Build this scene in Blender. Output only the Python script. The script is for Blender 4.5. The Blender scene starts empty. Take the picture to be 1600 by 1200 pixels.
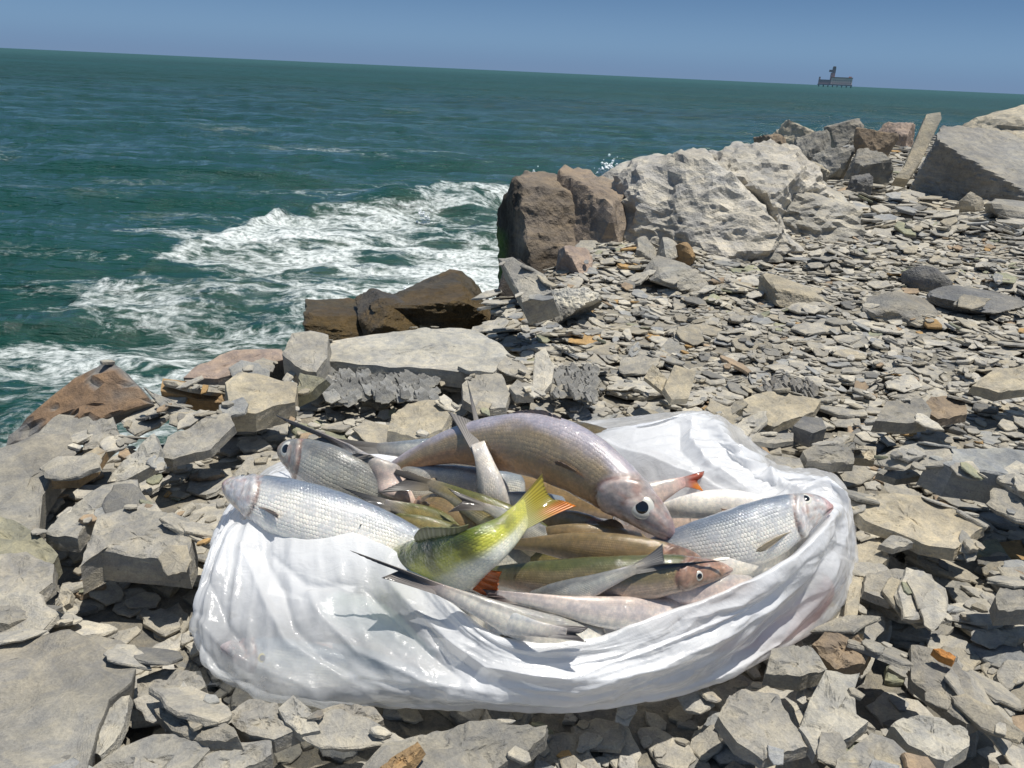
import bpy, bmesh, math, random
import numpy as np
from mathutils import Vector, Matrix
random.seed(7)
rng = np.random.default_rng(11)
S = bpy.context.scene
C = S.collection
# ---------------------------------------------------------------- camera, sky, sun
EYE = Vector((0, 0, 0.55)); FPX = 1290.0
PITCH = math.atan(488.6 / FPX); ROLL = math.radians(2.6)
cp, sp = math.cos(PITCH), math.sin(PITCH)
FWD = Vector((0, cp, -sp)); up0 = Vector((0, sp, cp)); r0 = Vector((1, 0, 0))
RIGHT = r0 * math.cos(ROLL) + up0 * math.sin(ROLL)
UP = -r0 * math.sin(ROLL) + up0 * math.cos(ROLL)
cam_d = bpy.data.cameras.new('camera'); cam = bpy.data.objects.new('camera', cam_d); C.objects.link(cam)
cam_d.sensor_width = 36; cam_d.lens = FPX / 1600 * 36; cam_d.clip_start = 0.02; cam_d.clip_end = 60000
M = Matrix.Identity(4)
for i in range(3):
    M[i][0] = RIGHT[i]; M[i][1] = UP[i]; M[i][2] = -FWD[i]; M[i][3] = EYE[i]
cam.matrix_world = M
S.camera = cam
SUN = Vector((0.24, 0.0, 1.0)).normalized()
world = bpy.data.worlds.new('World'); S.world = world; world.use_nodes = True
wn = world.node_tree; wn.nodes.clear()
sky = wn.nodes.new('ShaderNodeTexSky'); sky.sky_type = 'NISHITA'; sky.sun_disc = False
sky.sun_elevation = math.asin(SUN.z); sky.sun_rotation = math.atan2(SUN.x, SUN.y)
sky.air_density = 1.0; sky.dust_density = 0.0; sky.ozone_density = 6.0; sky.altitude = 3000
bg = wn.nodes.new('ShaderNodeBackground'); bg.inputs[1].default_value = 0.07
wo = wn.nodes.new('ShaderNodeOutputWorld')
# the photograph's clear sky: pale blue a little above the sea, deeper above that, then lifted overhead to add fill light
gtc = wn.nodes.new('ShaderNodeTexCoord'); gsx = wn.nodes.new('ShaderNodeSeparateXYZ'); wn.links.new(gtc.outputs['Generated'], gsx.inputs[0])
grm = wn.nodes.new('ShaderNodeValToRGB'); wn.links.new(gsx.outputs[2], grm.inputs[0]); grm.color_ramp.interpolation = 'EASE'
stops = [(0.0, (.118, .222, .43)), (.035, (.155, .285, .49)), (.10, (.105, .215, .41)), (.30, (.125, .225, .41)), (1.0, (.16, .24, .39))]
for i_, (p_, c_) in enumerate(stops):
    e_ = grm.color_ramp.elements[i_] if i_ < 2 else grm.color_ramp.elements.new(p_)
    e_.position = p_; e_.color = (c_[0] / .081, c_[1] / .083, c_[2] / .086, 1)
gmx = wn.nodes.new('ShaderNodeMix'); gmx.data_type = 'RGBA'; gmx.inputs[0].default_value = .86
wn.links.new(sky.outputs[0], gmx.inputs[6]); wn.links.new(grm.outputs[0], gmx.inputs[7])
wn.links.new(gmx.outputs[2], bg.inputs[0]); wn.links.new(bg.outputs[0], wo.inputs[0])
sl = bpy.data.lights.new('sun', 'SUN'); sl.energy = 4.6; sl.angle = math.radians(0.53); sl.color = (1.0, 0.955, 0.875)
so = bpy.data.objects.new('sun', sl); C.objects.link(so)
so.rotation_euler = (-SUN).to_track_quat('-Z', 'Y').to_euler(); so.location = (0, 0, 5)
S.view_settings.view_transform = 'Standard'; S.view_settings.look = 'None'
S.view_settings.exposure = 0.22; S.view_settings.gamma = 1.0; S.view_settings.use_curve_mapping = False
S.cycles.max_bounces = 8; S.cycles.transparent_max_bounces = 12; S.cycles.caustics_reflective = False

def W(px, py, z):
    """where the line of sight through photo point (px, py) meets height z"""
    d = FWD * FPX + RIGHT * (px - 800) - UP * (py - 600)
    return EYE + d * ((z - EYE.z) / d.z)
def PX(p):
    q = Vector(p) - EYE; d = q.dot(FWD)
    return 800 + FPX * q.dot(RIGHT) / d, 600 - FPX * q.dot(UP) / d, d
# ---------------------------------------------------------------- noise
_p = np.random.default_rng(3).permutation(256); _p = np.concatenate([_p, _p, _p])
_g = np.array([[1,1,0],[-1,1,0],[1,-1,0],[-1,-1,0],[1,0,1],[-1,0,1],[1,0,-1],[-1,0,-1],[0,1,1],[0,-1,1],[0,1,-1],[0,-1,-1],[1,1,0],[-1,1,0],[0,-1,1],[0,-1,-1]], float)
def perlin(x, y, z=0.0):
    x, y, z = np.broadcast_arrays(np.asarray(x, float), np.asarray(y, float), np.asarray(z, float))
    xi, yi, zi = np.floor(x).astype(int), np.floor(y).astype(int), np.floor(z).astype(int)
    xf, yf, zf = x - xi, y - yi, z - zi
    xi &= 255; yi &= 255; zi &= 255
    u, v, w = [t * t * t * (t * (t * 6 - 15) + 10) for t in (xf, yf, zf)]
    def gr(dx, dy, dz):
        h = _p[_p[_p[(xi + dx) & 255] + ((yi + dy) & 255)] + ((zi + dz) & 255)] & 15
        g = _g[h]
        return g[..., 0] * (xf - dx) + g[..., 1] * (yf - dy) + g[..., 2] * (zf - dz)
    l = lambda a, b, t: a + (b - a) * t
    return l(l(l(gr(0,0,0), gr(1,0,0), u), l(gr(0,1,0), gr(1,1,0), u), v),
             l(l(gr(0,0,1), gr(1,0,1), u), l(gr(0,1,1), gr(1,1,1), u), v), w)
def fbm(x, y, z=0.0, o=4):
    s = 0; a = 1.0; f = 1.0
    for k in range(o):
        s = s + a * perlin(x * f + 17.3 * k, y * f + 5.1 * k, np.asarray(z) * f + 9.7 * k); a *= 0.5; f *= 2.03
    return s
def sstep(a, b, x):
    t = np.clip((np.asarray(x, float) - a) / (b - a), 0, 1); return t * t * (3 - 2 * t)
# ---------------------------------------------------------------- object helpers
def link(name, me, mat=None, parent=None, loc=None):
    o = bpy.data.objects.new(name, me); C.objects.link(o)
    if mat is not None and me is not None and not me.materials: me.materials.append(mat)
    if parent is not None: o.parent = parent
    if loc is not None: o.location = loc
    return o
def tag(o, label=None, cat=None, group=None, kind=None):
    if label: o['label'] = label
    if cat: o['category'] = cat
    if group: o['group'] = group
    if kind: o['kind'] = kind
    return o
def mesh(name, V, F, smooth=False, col=None, uv=None, attrs=None):
    """V (n,3); F: (m,k) array or list of polygons"""
    me = bpy.data.meshes.new(name); V = np.asarray(V, np.float32)
    me.vertices.add(len(V)); me.vertices.foreach_set('co', V.ravel())
    if isinstance(F, np.ndarray):
        m, k = F.shape; idx = F.ravel(); st = np.arange(m) * k; tot = np.full(m, k)
    else:
        tot = np.array([len(f) for f in F]); idx = np.concatenate([np.asarray(f) for f in F]); st = np.concatenate([[0], np.cumsum(tot)[:-1]])
    me.loops.add(len(idx)); me.loops.foreach_set('vertex_index', idx.astype(np.int32))
    me.polygons.add(len(tot)); me.polygons.foreach_set('loop_start', st.astype(np.int32)); me.polygons.foreach_set('loop_total', tot.astype(np.int32))
    me.polygons.foreach_set('use_smooth', np.full(len(tot), bool(smooth)))
    if col is not None:
        a = me.attributes.new('Col', 'FLOAT_COLOR', 'POINT'); c = np.ones((len(V), 4), np.float32); c[:, :3] = col; a.data.foreach_set('color', c.ravel())
    if uv is not None:
        a = me.attributes.new('uvp', 'FLOAT_VECTOR', 'POINT'); c = np.zeros((len(V), 3), np.float32); c[:, :2] = uv; a.data.foreach_set('vector', c.ravel())
    for k_, v_ in (attrs or {}).items():
        a = me.attributes.new(k_, 'FLOAT', 'POINT'); a.data.foreach_set('value', np.asarray(v_, np.float32).ravel())
    me.update(); me.validate()
    return me
def fix_normals(me):
    bm = bmesh.new(); bm.from_mesh(me); bmesh.ops.recalc_face_normals(bm, faces=bm.faces[:]); bm.to_mesh(me); bm.free(); return me
def gridfaces(n, m, wrap=False, off=0):
    """n rows, m columns; wrap joins the last column to the first"""
    i = np.arange(n - 1)[:, None]; j = np.arange(m if wrap else m - 1)[None, :]
    j2 = (j + 1) % m
    return (np.stack([i * m + j, i * m + j2, (i + 1) * m + j2, (i + 1) * m + j], -1).reshape(-1, 4) + off)
# ---------------------------------------------------------------- node helper
class NT:
    def __init__(s, name):
        s.m = bpy.data.materials.new(name); s.m.use_nodes = True; s.t = s.m.node_tree; s.t.nodes.clear()
        s.out = s.n('ShaderNodeOutputMaterial')
    def n(s, typ, **k):
        nd = s.t.nodes.new(typ)
        for a, b in k.items(): setattr(nd, a, b)
        return nd
    def l(s, a, b): s.t.links.new(a, b)
    def put(s, sock, v):
        if hasattr(v, 'is_output'): s.l(v, sock)
        elif v is not None: sock.default_value = v
    def math(s, op, a, b=None, c=None, clamp=False):
        nd = s.n('ShaderNodeMath', operation=op, use_clamp=clamp)
        s.put(nd.inputs[0], a); s.put(nd.inputs[1], b); s.put(nd.inputs[2], c); return nd.outputs[0]
    def noise(s, vec, scale, detail=4, rough=0.55, dist=0.0):
        nd = s.n('ShaderNodeTexNoise'); s.put(nd.inputs['Vector'], vec); nd.inputs['Scale'].default_value = scale
        nd.inputs['Detail'].default_value = detail; nd.inputs['Roughness'].default_value = rough; nd.inputs['Distortion'].default_value = dist
        return nd.outputs[0]
    def ramp(s, v, a, b, lo=0.0, hi=1.0):
        nd = s.n('ShaderNodeMapRange', interpolation_type='SMOOTHSTEP'); s.put(nd.inputs[0], v)
        nd.inputs[1].default_value = a; nd.inputs[2].default_value = b; nd.inputs[3].default_value = lo; nd.inputs[4].default_value = hi
        return nd.outputs[0]
    def mix(s, f, a, b, mode='MIX'):
        nd = s.n('ShaderNodeMix', data_type='RGBA', blend_type=mode); s.put(nd.inputs[0], f)
        for i, v in ((6, a), (7, b)):
            if isinstance(v, tuple): v = (*v[:3], 1)
            s.put(nd.inputs[i], v)
        return nd.outputs[2]
    def attr(s, name, out='Color'):
        return s.n('ShaderNodeAttribute', attribute_name=name).outputs[out]
    def coord(s, which='Object'): return s.n('ShaderNodeTexCoord').outputs[which]
    def scaled(s, vec, sc, rot=(0, 0, 0)):
        nd = s.n('ShaderNodeMapping'); s.put(nd.inputs[0], vec); nd.inputs['Scale'].default_value = sc; nd.inputs['Rotation'].default_value = rot; return nd.outputs[0]
    def bump(s, h, strength, dist, nrm=None):
        nd = s.n('ShaderNodeBump'); s.put(nd.inputs['Height'], h); nd.inputs['Strength'].default_value = strength; nd.inputs['Distance'].default_value = dist
        s.put(nd.inputs['Normal'], nrm); return nd.outputs[0]
    def bsdf(s, **k):
        nd = s.n('ShaderNodeBsdfPrincipled')
        for a, b in k.items():
            key = a.replace('_', ' ')
            if isinstance(b, tuple) and len(b) == 3 and 'Color' in a: b = (*b, 1)
            s.put(nd.inputs[key], b)
        return nd
    def done(s, sh): s.l(sh, s.out.inputs[0]); return s.m

# stone: colour from the stone's own attribute, mottling, thin stains, grit
def stone_mat(name, grain=1.0, stain=0.35, bumpd=0.004, rough=0.85, lichen=None, crack=False):
    t = NT(name); co = t.coord(); base = t.attr('Col')
    n1 = t.noise(co, 9 / grain, 6, 0.62, 0.4); n0 = t.noise(t.scaled(co, (1, 1, 6), (.4, .3, 0)), 22 / grain, 6, 0.65, 1.2); n2 = t.noise(co, 60 / grain, 5, 0.7); n3 = t.noise(co, 420 / grain, 3, 0.7)
    c = t.mix(t.ramp(n1, 0.3, 0.7), t.mix(1.0, base, (0.76, 0.75, 0.73), 'MULTIPLY'), t.mix(1.0, base, (1.16, 1.13, 1.07), 'MULTIPLY'))
    c = t.mix(t.ramp(n2, 0.35, 0.68), t.mix(1.0, c, (0.82, 0.83, 0.85), 'MULTIPLY'), t.mix(1.0, c, (1.12, 1.1, 1.06), 'MULTIPLY'))
    c = t.mix(t.ramp(n3, 0.3, 0.75), t.mix(1.0, c, (0.86, 0.86, 0.87), 'MULTIPLY'), t.mix(1.0, c, (1.1, 1.1, 1.1), 'MULTIPLY'))
    c = t.mix(t.ramp(n0, 0.38, 0.62), t.mix(1.0, c, (0.88, 0.89, 0.92), 'MULTIPLY'), t.mix(1.0, c, (1.10, 1.07, 1.0), 'MULTIPLY'))
    st = t.noise(t.scaled(co, (1, 1, 2.5)), 5 / grain, 7, 0.68, 0.8)
    c = t.mix(t.math('MULTIPLY', t.ramp(st, 0.62, 0.76), stain), c, t.mix(1.0, c, (1.25, 0.86, 0.52), 'MULTIPLY'))
    sp_ = t.noise(co, 130 / grain, 2, 0.5)
    c = t.mix(t.math('MULTIPLY', t.ramp(sp_, 0.68, 0.74), 0.55), c, (0.10, 0.095, 0.085))
    if lichen: c = t.mix(t.ramp(t.noise(co, 14, 6, 0.7), 0.5, 0.62), c, lichen)
    h = t.math('ADD', t.math('MULTIPLY', n1, 1.6), t.math('ADD', n2, t.math('MULTIPLY', n3, 0.35)))
    nd = t.bump(h, 0.9, bumpd)
    b = t.bsdf(Base_Color=c, Roughness=rough, Normal=nd, Specular_IOR_Level=0.3)
    return t.done(b.outputs[0])
STONE = stone_mat('stone_grey'); STONEF = stone_mat('stone_far', 2.5, 0.3, 0.010); BOULDER = stone_mat('stone_boulder', 3.0, 0.3, 0.016)
WETROCK = stone_mat('stone_wet', 2.0, 0.8, 0.02, 0.42)
COLS = dict(grey=(.335, .325, .298), pale=(.42, .41, .375), beige=(.41, .375, .30), dark=(.20, .20, .20), brown=(.27, .215, .16), rust=(.35, .24, .13),
            blue=(.30, .315, .325), white=(.60, .585, .53), olive=(.29, .285, .22), mid=(.27, .262, .24), pink=(.36, .29, .25), cream=(.46, .42, .34))
# ---------------------------------------------------------------- stone builders
def slab_geo(outline, thick, seed, nseg=48, nring=6, relief=0.002, jag=0.016, taper=0.05, steps=1, skew=(0, 0)):
    """star-shaped plate: outline (n,2) about 0; z=0 is the top face, z=-thick the underside; stepped cleavage on top and edge"""
    o = np.asarray(outline, float); n = len(o)
    seg = np.linalg.norm(np.roll(o, -1, 0) - o, axis=1); cum = np.concatenate([[0], np.cumsum(seg)])
    # keep the corners, fill between them
    t = np.sort(np.concatenate([cum[:-1], np.linspace(0, cum[-1], max(3, nseg - n), endpoint=False) + 1e-6])); m = len(t)
    oc = np.vstack([o, o[:1]]); R = np.stack([np.interp(t, cum, oc[:, k]) for k in (0, 1)], 1)
    size = np.sqrt(np.mean(np.sum(o * o, 1))); k = 2.5 / size
    j = 1 + jag * fbm(R[:, 0] * k * 2, R[:, 1] * k * 2, seed * 3.7, 3) * 1.6
    R = R * j[:, None]
    rows = []
    for q in np.linspace(0.08, 1, nring):
        p = R * q
        z = relief * fbm(p[:, 0] * k * .5, p[:, 1] * k * .5, seed * 1.3, 3) * (1 if q < .97 else .6)
        if steps:
            s_ = fbm(p[:, 0] * k * .7 + 3, p[:, 1] * k * .7, seed * 2.1 + 7, 3)
            sd_ = min(.0022, thick * .12) * steps; z = z - sd_ * sstep(0.10, 0.13, s_) - sd_ * sstep(0.42, 0.45, s_)
        rows.append(np.column_stack([p, z]))
    top_edge = rows[-1].copy(); rows[-1][:, 2] -= thick * 0.05
    ns = max(2, min(6, int(nring * .7)))
    for q in np.linspace(0.12, 1, ns):
        off = 1 + taper * (q - .2) * min(1.0, 3 * thick / size) + min(.012, .05 * thick / size) * perlin(R[:, 0] * k * 3, R[:, 1] * k * 3, seed + q * 7)
        p = R * off[:, None] + np.array(skew) * q
        rows.append(np.column_stack([p, -thick * q + top_edge[:, 2] * (1 - q)]))
    V = np.vstack(rows + [[[0, 0, rows[0][:, 2].mean()]], [[skew[0], skew[1], -thick]]])
    F = [tuple(f) for f in gridfaces(len(rows), m, True)]
    ct, cb = len(V) - 2, len(V) - 1; L = (len(rows) - 1) * m
    F += [(ct, (i + 1) % m, i) for i in range(m)] + [(cb, L + i, L + (i + 1) % m) for i in range(m)]
    # ring order runs centre outwards, so flip when the outline is counter-clockwise
    area = 0.5 * np.sum(o[:, 0] * np.roll(o[:, 1], -1) - o[:, 1] * np.roll(o[:, 0], -1))
    if area > 0: F = [f[::-1] for f in F]
    return V, F
def colvar(V, c, seed, amt=0.10, scale=8):
    n = fbm(V[:, 0] * scale, V[:, 1] * scale, V[:, 2] * scale + seed, 3)[:, None]
    w = np.array([1.0, 1.0, 1.0])[None] * (1 + amt * n) + np.array([0.04, 0, -0.05])[None] * perlin(V[:, 0] * scale * .6, V[:, 1] * scale * .6, seed + 5.0)[:, None]
    return np.clip(np.array(c)[None] * w, 0.01, 0.9)
STAMPS = []       # (world polygon xy, top height) read later when the loose shards are dropped
LAND = []         # landmarks for the shards' descriptions: (px, py, phrase)
def slab(name, label, cat, px, ztop, thick, col, nrm=(0, 0), mat=None, nseg=64, nring=8, relief=.0022, jag=.016, steps=1, taper=.05, short=None, stamp=True, edge=None, skew=(0, 0), group=None):
    N = Vector((nrm[0], nrm[1], 1)).normalized()
    cx = sum(p[0] for p in px) / len(px); cy = sum(p[1] for p in px) / len(px)
    c = W(cx, cy, ztop)
    X = Vector((1, 0, 0)); X = (X - N * X.dot(N)).normalized(); Y = N.cross(X)
    o = []; wp = []
    for p in px:
        d = FWD * FPX + RIGHT * (p[0] - 800) - UP * (p[1] - 600)
        q = EYE + d * ((c - EYE).dot(N) / d.dot(N)); wp.append(q); q = q - c; o.append((q.dot(X), q.dot(Y)))
    seed = (abs(hash((round(cx), round(cy)))) % 991) * 0.37
    V, F = slab_geo(o, thick, seed, nseg, nring, relief, jag, taper, steps, skew)
    cc = colvar(V, COLS[col] if isinstance(col, str) else col, seed)
    if edge is not None:
        e = sstep(-thick * .04, -thick * .2, V[:, 2])[:, None]; cc = cc * (1 - e) + np.array(COLS[edge])[None] * e
    me = fix_normals(mesh(name, V, F, False, cc))
    ob = link(name, me, mat or STONE)
    Mx = Matrix.Identity(4)
    for i in range(3):
        Mx[i][0] = X[i]; Mx[i][1] = Y[i]; Mx[i][2] = N[i]; Mx[i][3] = c[i]
    ob.matrix_world = Mx
    tag(ob, label, cat, group, 'thing')
    if stamp: STAMPS.append((np.array([(q.x, q.y) for q in wp]), wp, N, c))
    if short: LAND.append((cx, cy, short))
    return ob
_ico = {}
def ico(s):
    if s not in _ico:
        bm = bmesh.new(); bmesh.ops.create_icosphere(bm, subdivisions=s, radius=1.0)
        _ico[s] = (np.array([v.co[:] for v in bm.verts]), np.array([[v.index for v in f.verts] for f in bm.faces])); bm.free()
    return _ico[s]
def rock_shape(sub, seed, cuts=14, amp=0.05, freq=1.6, strata=None, lo=.5, crag=0.0, box=False):
    D, F = ico(sub); r = np.random.default_rng(int(seed))
    n = r.normal(size=(cuts, 3)); n /= np.linalg.norm(n, axis=1)[:, None]; d = r.uniform(lo, 1.0, cuts)
    if box:
        b = np.vstack([np.eye(3), -np.eye(3)]) + r.normal(0, .20, (6, 3)); n = np.vstack([n, b / np.linalg.norm(b, axis=1)[:, None]]); d = np.append(d, [.62] * 6)
    dot = D @ n.T; dd = np.where(dot > 0.12, d[None] / np.maximum(dot, 0.12), 9).min(1); R = np.minimum(dd, 1.22)
    V = D * R[:, None]
    nz = fbm(V[:, 0] * freq, V[:, 1] * freq, V[:, 2] * freq + seed, 5)
    if crag:
        rg = 0; a = 1; f = freq * 1.7
        for k in range(4):
            rg = rg + a * (0.5 - np.abs(perlin(V[:, 0] * f + k * 7, V[:, 1] * f, V[:, 2] * f + seed * 2)) * 2.2); a *= .52; f *= 2.1
        nz = nz + rg * crag / max(amp, 1e-6)
    V = V * (1 + amp * nz)[:, None]
    if strata is not None:
        dr, fr, am = strata; dr = np.array(dr, float); dr /= np.linalg.norm(dr)
        s = (V @ dr) * fr + 1.5 * fbm(V[:, 0] * 1.6, V[:, 1] * 1.6, V[:, 2] * 1.6 + seed, 5)
        saw = s - np.floor(s); lay = perlin(np.floor(s) * 3.17, seed)
        V = V * (1 + am * (sstep(0, .85, saw) * .6 - sstep(.85, 1, saw) * .6 + lay * 1.0))[:, None]
    return V, F
def lump(name, label, cat, x0, x1, ytop, ybase, zb, depth, col, seed=1, sub=4, yaw=0, tilt=(0, 0), mat=None, sink=.25, short=None, colf=None, stamp=True, **k):
    """boulder whose front foot stands at photo row ybase on height zb"""
    if zb == 0: zb = -.022
    sink = max(sink, .8)
    fx = (x0 + x1) / 2; p = W(fx, ybase, zb)
    hd = Vector((p.x - EYE.x, p.y - EYE.y, 0)).normalized()
    c = p + hd * depth * .5
    dc = (c - EYE).dot(FWD); width = (x1 - x0) * dc / FPX
    d = FWD * FPX + RIGHT * (fx - 800) - UP * (ytop - 600)
    t = math.hypot(c.x, c.y) / math.hypot(d.x, d.y); ztop = EYE.z + d.z * t
    hh = ztop - zb
    V, F = rock_shape(sub, seed, **k)
    a = math.radians(yaw); R = Matrix.Rotation(a, 3, 'Z') @ Matrix.Rotation(math.radians(tilt[0]), 3, 'X') @ Matrix.Rotation(math.radians(tilt[1]), 3, 'Y')
    V = V @ np.array(R).T
    lo_, hi_ = V.min(0), V.max(0); V = (V - (lo_ + hi_) / 2) / ((hi_ - lo_) / 2)
    rz = hh * (1 + sink) / 2
    V = V * np.array([width / 2, depth / 2, rz])
    V[:, 2] += rz - hh * sink
    Z = Matrix.Rotation(math.atan2(-hd.x, hd.y), 3, 'Z'); V = V @ np.array(Z).T
    cc = colvar(V, COLS[col] if isinstance(col, str) else col, seed, .16, 3 / max(width, .1))
    if colf: cc = colf(V, cc, (width, depth, hh))
    me = fix_normals(mesh(name, V, F, False, cc)); o = link(name, me, mat or BOULDER, loc=(c.x, c.y, zb)); tag(o, label, cat, kind='thing')
    if stamp:
        an = np.linspace(0, 2 * np.pi, 20, endpoint=False)
        q = np.stack([np.cos(an) * width * .45, np.sin(an) * depth * .45, 0 * an], 1) @ np.array(Z).T
        poly = q[:, :2] + np.array([c.x, c.y]); STAMPS.append((poly, None, Vector((0, 0, 1)), Vector((c.x, c.y, zb + hh * .5))))
    if short: LAND.append(((x0 + x1) / 2, ybase, short))
    return o
def V3(v): return np.array([v[0], v[1], v[2]], float)
_R, _U, _F, _E = V3(RIGHT), V3(UP), V3(FWD), V3(EYE)
def unit(v): return v / (np.linalg.norm(v, axis=-1, keepdims=True) + 1e-12)

# ================================================================ THE LARGE STRUCTURE
SEA = -1.8
# shoreline on the flat of the shore, from the near left to far right
SH = [W(-700, 900, 0), W(-300, 770, 0), W(0, 705, 0), W(225, 655, 0), W(420, 600, 0), W(505, 545, 0), W(770, 520, 0), W(800, 450, 0), W(920, 375, 0), W(1100, 275, 0), W(1300, 236, 0), W(1500, 212, 0), W(1700, 200, 0)]
SHP = np.array([(p.x, p.y) for p in SH]); SHP = np.vstack([SHP, [[60, 60]]])
def shore_d(x, y):
    """signed distance to the shoreline, positive inland"""
    x = np.asarray(x, float); y = np.asarray(y, float); best = np.full(x.shape, 1e9); sg = np.ones(x.shape)
    for a, b in zip(SHP[:-1], SHP[1:]):
        e = b - a; t = np.clip(((x - a[0]) * e[0] + (y - a[1]) * e[1]) / (e @ e), 0, 1)
        dx, dy = x - a[0] - t * e[0], y - a[1] - t * e[1]; d = np.hypot(dx, dy)
        cr = e[0] * (y - a[1]) - e[1] * (x - a[0])
        m = d < best; best = np.where(m, d, best); sg = np.where(m, np.where(cr < 0, 1.0, -1.0), sg)
    return best * sg
def ground_z(x, y):
    d = shore_d(x, y)
    r = np.hypot(x, y)
    z = -0.045 + 0.010 * fbm(x * 1.7, y * 1.7, 1.0, 3) * np.clip(r, .6, 3) + 0.05 * perlin(x * .4, y * .4, 4.0) * sstep(1.6, 5, r)
    z = z + 0.05 * sstep(2.5, 9, r)
    fall = np.minimum(d - 0.02, 0)
    return z + np.where(fall < 0, np.maximum(fall * 1.5, -2.9), 0)
# ground sheet: fine near the camera, coarse far off
ys = np.concatenate([np.linspace(-2.5, .2, 12)[:-1], np.linspace(.2, 4, 190), np.geomspace(4.03, 70, 130)])
xs = np.concatenate([-np.geomspace(1.6, 9, 40)[::-1], np.linspace(-1.57, 3.5, 240), np.geomspace(3.53, 70, 130)])
XX, YY = np.meshgrid(xs, ys)
ZZ = ground_z(XX, YY) + 0.006 * fbm(XX * 22, YY * 22, 3.0, 3)
V = np.stack([XX, YY, ZZ], -1).reshape(-1, 3)
gc = colvar(V, (.29, .275, .24), 2.0, .25, 6)
g = link('ground', mesh('ground', V, gridfaces(len(ys), len(xs)), True, gc), stone_mat('ground_grit', .6, .5, .006)); tag(g, 'grey stony ground of broken shale sloping to the sea', kind='structure')

# ---------------------------------------------------------------- the sea
rr = np.geomspace(3.0, 30000, 640); aa = np.radians(np.linspace(-62, 58, 560))
RR, AA = np.meshgrid(rr, aa, indexing='ij'); X = RR * np.sin(AA); Y = RR * np.cos(AA)
ca, sa = math.cos(.12), math.sin(.12)
U_ = X * ca + Y * sa; V_ = -X * sa + Y * ca
fade = 1 - sstep(90, 500, RR)
warp = 1.6 * perlin(U_ * .06, V_ * .06, 2.0)
h = 0.21 * fbm(U_ * .11, V_ * .30 + warp, 1.0, 2) + 0.135 * (0.45 - np.abs(perlin(U_ * .28 + 3, V_ * .75 + warp, 6.0)) * 1.8) + 0.05 * (0.4 - np.abs(perlin(U_ * .9, V_ * 2.1 + warp, 9.0)) * 1.7) * (1 - sstep(70, 220, RR)) + 0.02 * fbm(U_ * 2.2, V_ * 4.0, 3.0, 3) * (1 - sstep(25, 60, RR))
fp = [W(-900, 700, SEA), W(-200, 580, SEA), W(0, 515, SEA), W(300, 385, SEA), W(520, 315, SEA), W(800, 300, SEA), W(1100, 255, SEA), W(1600, 190, SEA)]
def poly_y(pts, x): return np.interp(x, [p.x for p in pts], [p.y for p in pts])
dist_out = poly_y(fp, X) - Y + 0.9 * fbm(X * .35, Y * .35, 8.0, 3)      # >0 : in the surf belt
belt = sstep(-0.6, 2.2, dist_out) * (X < 12)
heart = np.exp(-(((X - W(690, 390, SEA).x) / 3.2) ** 2 + ((Y - W(690, 390, SEA).y) / 3.0) ** 2))
shore = sstep(0.0, 1.0, np.exp(-np.maximum(-shore_d(X, Y) - 1.0, 0) / 1.3))
foam = np.clip(0.10 * (1 - sstep(18, 60, RR)) * (.4 + fbm(X * .12, Y * .25, 5.0, 2)) + belt * (.31 + .36 * fbm(X * .5, Y * .7, 2.0, 3)) + .30 * heart + .35 * shore * belt, 0, 1)
crest = np.exp(-((dist_out - 1.1) / .55) ** 2) * sstep(W(330, 380, SEA).x - .5, W(520, 330, SEA).x, X) * sstep(W(860, 300, SEA).x + 1, W(760, 300, SEA).x, X) * (.75 + .5 * perlin(X * .7, Y * .5, 3.0)); foam = np.clip(foam + .22 * np.exp(-((dist_out - 1.7) / .6) ** 2) * (crest > .02) - .3 * crest * (dist_out < 1.0), 0, 1)
h = h * fade + .26 * crest + belt * 0.07 * fbm(X * 1.1, Y * 1.6, 11.0, 4) + 0.10 * heart * fbm(X * .8, Y * 1.1, 1.0, 3)
Zs = SEA + h
t = NT('sea_water'); geo = t.n('ShaderNodeNewGeometry').outputs['Position']; fa = t.attr('foam', 'Fac'); near = t.attr('near', 'Fac')
wv = t.n('ShaderNodeTexNoise'); wv.inputs['Scale'].default_value = .8; wv.inputs['Detail'].default_value = 3; t.l(geo, wv.inputs['Vector'])
va = t.n('ShaderNodeVectorMath', operation='MULTIPLY_ADD'); t.l(wv.outputs['Color'], va.inputs[0]); va.inputs[1].default_value = (.9, .9, 0); t.l(geo, va.inputs[2]); wp_ = va.outputs[0]
s1 = t.scaled(wp_, (.65, 1.35, 1), (0, 0, -.25))
v1 = t.math('ABSOLUTE', t.math('SUBTRACT', t.noise(s1, 1.5, 7, .66), .5)); v2 = t.math('ABSOLUTE', t.math('SUBTRACT', t.noise(s1, 4.3, 6, .7), .5))
big = t.noise(s1, .75, 3, .5)
vein = t.math('ADD', t.math('MULTIPLY', v1, 4.6), t.math('MULTIPLY', v2, 2.6)); vein = t.math('ADD', vein, t.math('MULTIPLY', t.math('SUBTRACT', .56, big), 2.6))
fm = t.ramp(t.math('SUBTRACT', t.math('MULTIPLY', fa, 1.05), vein), -.32, .42)
froth = t.noise(geo, 14, 4, .62)
fm = t.math('MULTIPLY', fm, t.ramp(froth, .32, .60, .30, 1.0)); fm = t.math('MULTIPLY', fm, t.ramp(fa, .03, .12))
patch = t.noise(t.scaled(geo, (.05, .16, 1)), 1.0, 4, .6); patch2 = t.noise(t.scaled(geo, (.006, .02, 1)), 1.0, 3, .5)
wc = t.mix(t.ramp(patch, .35, .7), (.006, .032, .019), (.010, .052, .038)); wc = t.mix(t.ramp(patch2, .35, .65), wc, (.009, .052, .041))
wc = t.mix(t.math('MULTIPLY', t.ramp(fa, .25, .9), .75), wc, (.055, .085, .058))
wc = t.mix(t.math('SUBTRACT', 1.0, t.attr('mid', 'Fac')), wc, (.022, .074, .060))
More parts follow.
